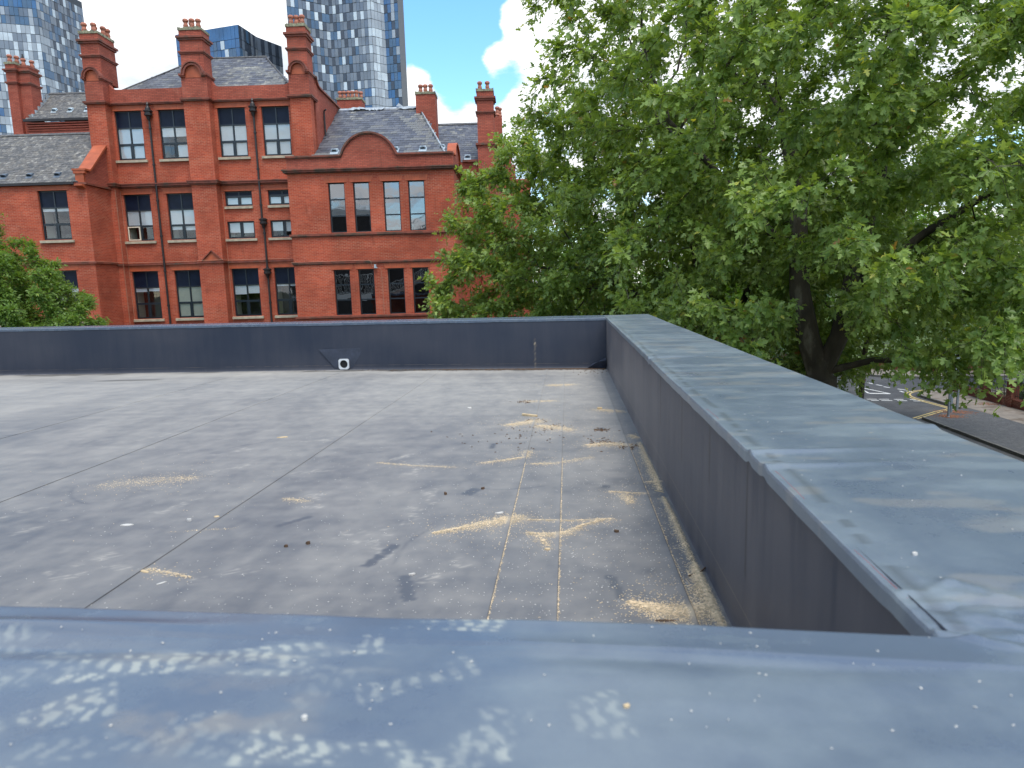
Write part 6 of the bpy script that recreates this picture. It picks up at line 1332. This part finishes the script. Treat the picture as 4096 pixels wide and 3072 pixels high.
aC = shell_pts(650, (13.2, 28.5, 8.6), (6.5, 6.0, 4.6), rgC, .2, lambda x, y: 4.6 + 0 * x, .36, 9)
pC = [([(12.2, 28.5, -.2), (12.2, 28.5, 3.5), (12.6, 28.5, 6.5), (13, 28.5, 9)], None), ([(12.2, 28.5, 3.8), (10.8, 28.2, 5.6), (9.2, 28, 7)], 0)]
tree('plane_tree', 'third plane tree farther back between the big tree and the road', (12.2, 28.5, 0), pC, aC, 30000, .22, MT['leaf'], group='plane trees beside the road', seed=7, tip_r=.009, spread=.55)
# small leafy tree at the left edge
rgD = np.random.default_rng(24)
aD = np.concatenate([shell_pts(1050, (-22.4, 24.4, 5.4), (3.9, 3.2, 4.0), rgD, .35, 1.8, .15, 10, 1.1), shell_pts(90, (-23.0, 24.8, 9.0), (1.5, 1.4, 1.6), rgD, 0, 5, .2, 11, 1.6), shell_pts(130, (-19.3, 24.2, 5.0), (1.3, 1.4, 1.6), rgD, 0, 2, .1, 11, 1.6)])
tree('ash_tree', 'bright green feathery tree in front of the left wing of the brick building', (-21.6, 24.8, 0), [([(-21.6, 24.8, -.2), (-21.5, 24.8, 2), (-21.3, 24.6, 4)], None)], aD, 170000, .16, MT['leaf_ash'], seed=8, tip_r=.008, spread=.30, shape='ash', step=.3, infl=3, kill=.5, upb=.5)
# park trees and bushes behind
BGT = [(9.5, 37, 4.6, 4.5, 5.0, 'yellowish green young tree right behind the two big plane trunks', 7000), (1.5, 40, 5.5, 4.5, 6.4, 'green park tree behind the left half of the plane trees', 7000), (16.0, 66, 8.5, 6, 7.0, 'broad park tree on the grass behind the road junction', 5000),
       (31, 72, 9, 6, 8.0, 'dark park tree beyond the side street at the right', 5000), (45, 80, 10, 7, 9.5, 'wide park tree near the right edge of the picture', 5000), (4, 75, 9, 6, 8, 'distant park tree behind the largest plane trunk', 5000), (28.5, 40, 5.5, 4, 5.2, 'dark tree standing behind the brick boundary wall', 8000), (32, 31, 6, 5, 5.6, 'dense tree behind the railings at the far right', 8000),
       (62, 95, 12, 9, 10, 'far park tree on the right horizon', 4000), (-12, 90, 10, 8, 8, 'distant tree beyond the right end of the brick building', 4000)]
for i, (x, y, rx, rz_, zc, lab, nl) in enumerate(BGT):
    rg_b = np.random.default_rng(40 + i); at_ = shell_pts(150, (x, y, zc), (rx, rx, rz_), rg_b, .3, .8, .3, 50 + i, 2.5)
    tree('park_tree', lab, (x, y, 0), [([(x, y, -.2), (x + .1, y, zc * .5), (x, y, zc * .8)], None)], at_, nl, .30 if y < 50 else .55, MT['leaf_bg'] if i not in (6, 7) else MT['leaf_dark'], group='trees in the park beyond', seed=60 + i, tip_r=.02, spread=1.0 if y < 50 else 1.6, step=.9, infl=9, kill=1.6, twig=False)
SHR = [(8.6, 19.6, .9, 1.5, 'dark ivy bush hugging the foot of the largest plane trunk'), (4.5, 27.6, 2.2, 2.2, 'dark bush under the second plane tree'), (8.2, 29.5, 2.4, 2.3, 'large dark shrub between the plane trunks'), (1.0, 30, 2.4, 2.3, 'shrub under the left branches of the plane trees'), (11.5, 33, 2.0, 1.9, 'dark shrub nearest to the road behind the plane trees'), (24.6, 36, 1.5, .9, 'low hedge bush behind the brick boundary wall'), (24.8, 32, 1.7, .9, 'hedge bush behind the railings nearest to the right edge'), (13.5, 44, 2.6, 2.0, 'leafy shrub at the far side of the road')]
for i, (x, y, r_, h_, lab) in enumerate(SHR):
    rg_b = np.random.default_rng(80 + i); at_ = shell_pts(110, (x, y, h_ * .95), (r_, r_, h_), rg_b, .2, .15, .2, 90 + i, 1.5)
    tree('shrub', lab, (x, y, 0), [([(x, y, -.1), (x, y, h_ * .5)], None)], at_, 6000, .12, MT['leaf_dark'], cat='shrub', group='shrubs under the trees', seed=90 + i, tip_r=.006, spread=.4, step=.4, infl=5, kill=.6, twig=False)

# ------------------------------------------------------------------ block behind the photographer, mirrored in the pavilion windows
NB = empty('stair_block', uw(-18, -14), AF); nbo = (-18, -14, -CAMZ)
tag(NB, 'dark block with white railings and an outside stair, mirrored in the reflective pavilion windows', 'building')
MT['dark_wall'] = pmat('dark_brick_block', (.045, .04, .04), .7, .3, 2); MT['white_rail'] = pmat('white_painted_metal', (.75, .76, .74), .5, .05); MT['pink_conc'] = pmat('pinkish_concrete', (.50, .40, .36), .8, .1)
MB().box(-28, -17.2, -20, -10, -7, 8.6).box(-17.2, -8.5, -20, -13.5, -7, 4.4).build('wall', MT['dark_wall'], NB, nbo)
MB().box(-28.2, -17, -10.2, -9.8, 8.6, 9.2).box(-28.2, -17.2, -10.15, -9.9, -1.1, -.5).build('white_band', MT['white_rail'], NB, nbo)
def rail_run(u0, z0, u1, z1, h, n=-9.9):
    r_ = MB().tube([(u0, n, z0 + h), (u1, n, z1 + h)], .04, 6).tube([(u0, n, z0 + .1), (u1, n, z1 + .1)], .03, 6); k = int(abs(u1 - u0) / .16)
    for i in range(k + 1): t = i / k; u = u0 + (u1 - u0) * t; z = z0 + (z1 - z0) * t; r_.box(u - .014, u + .014, n - .014, n + .014, z + .1, z + h)
    r_.build('railing', MT['white_rail'], NB, nbo)['kind'] = 'stuff'
rail_run(-28, 9.2, -17.2, 9.2, 1.2); rail_run(-28, -.5, -17.2, -.5, 2.2); rail_run(-16.8, -1.4, -10.2, 1.6, 1.1); rail_run(-13.2, 5.6, -9.4, 8.0, 1.3)
MB().prism([(-17, -1.9), (-10.2, 1.3), (-10.2, 1.8), (-17, -1.4)], 'y', -11.6, -10.0).prism([(-13.4, 5.0), (-9.4, 7.5), (-9.4, 8.0), (-13.4, 5.5)], 'y', -11.6, -10.0).build('stair_flight', MT['pink_conc'], NB, nbo)
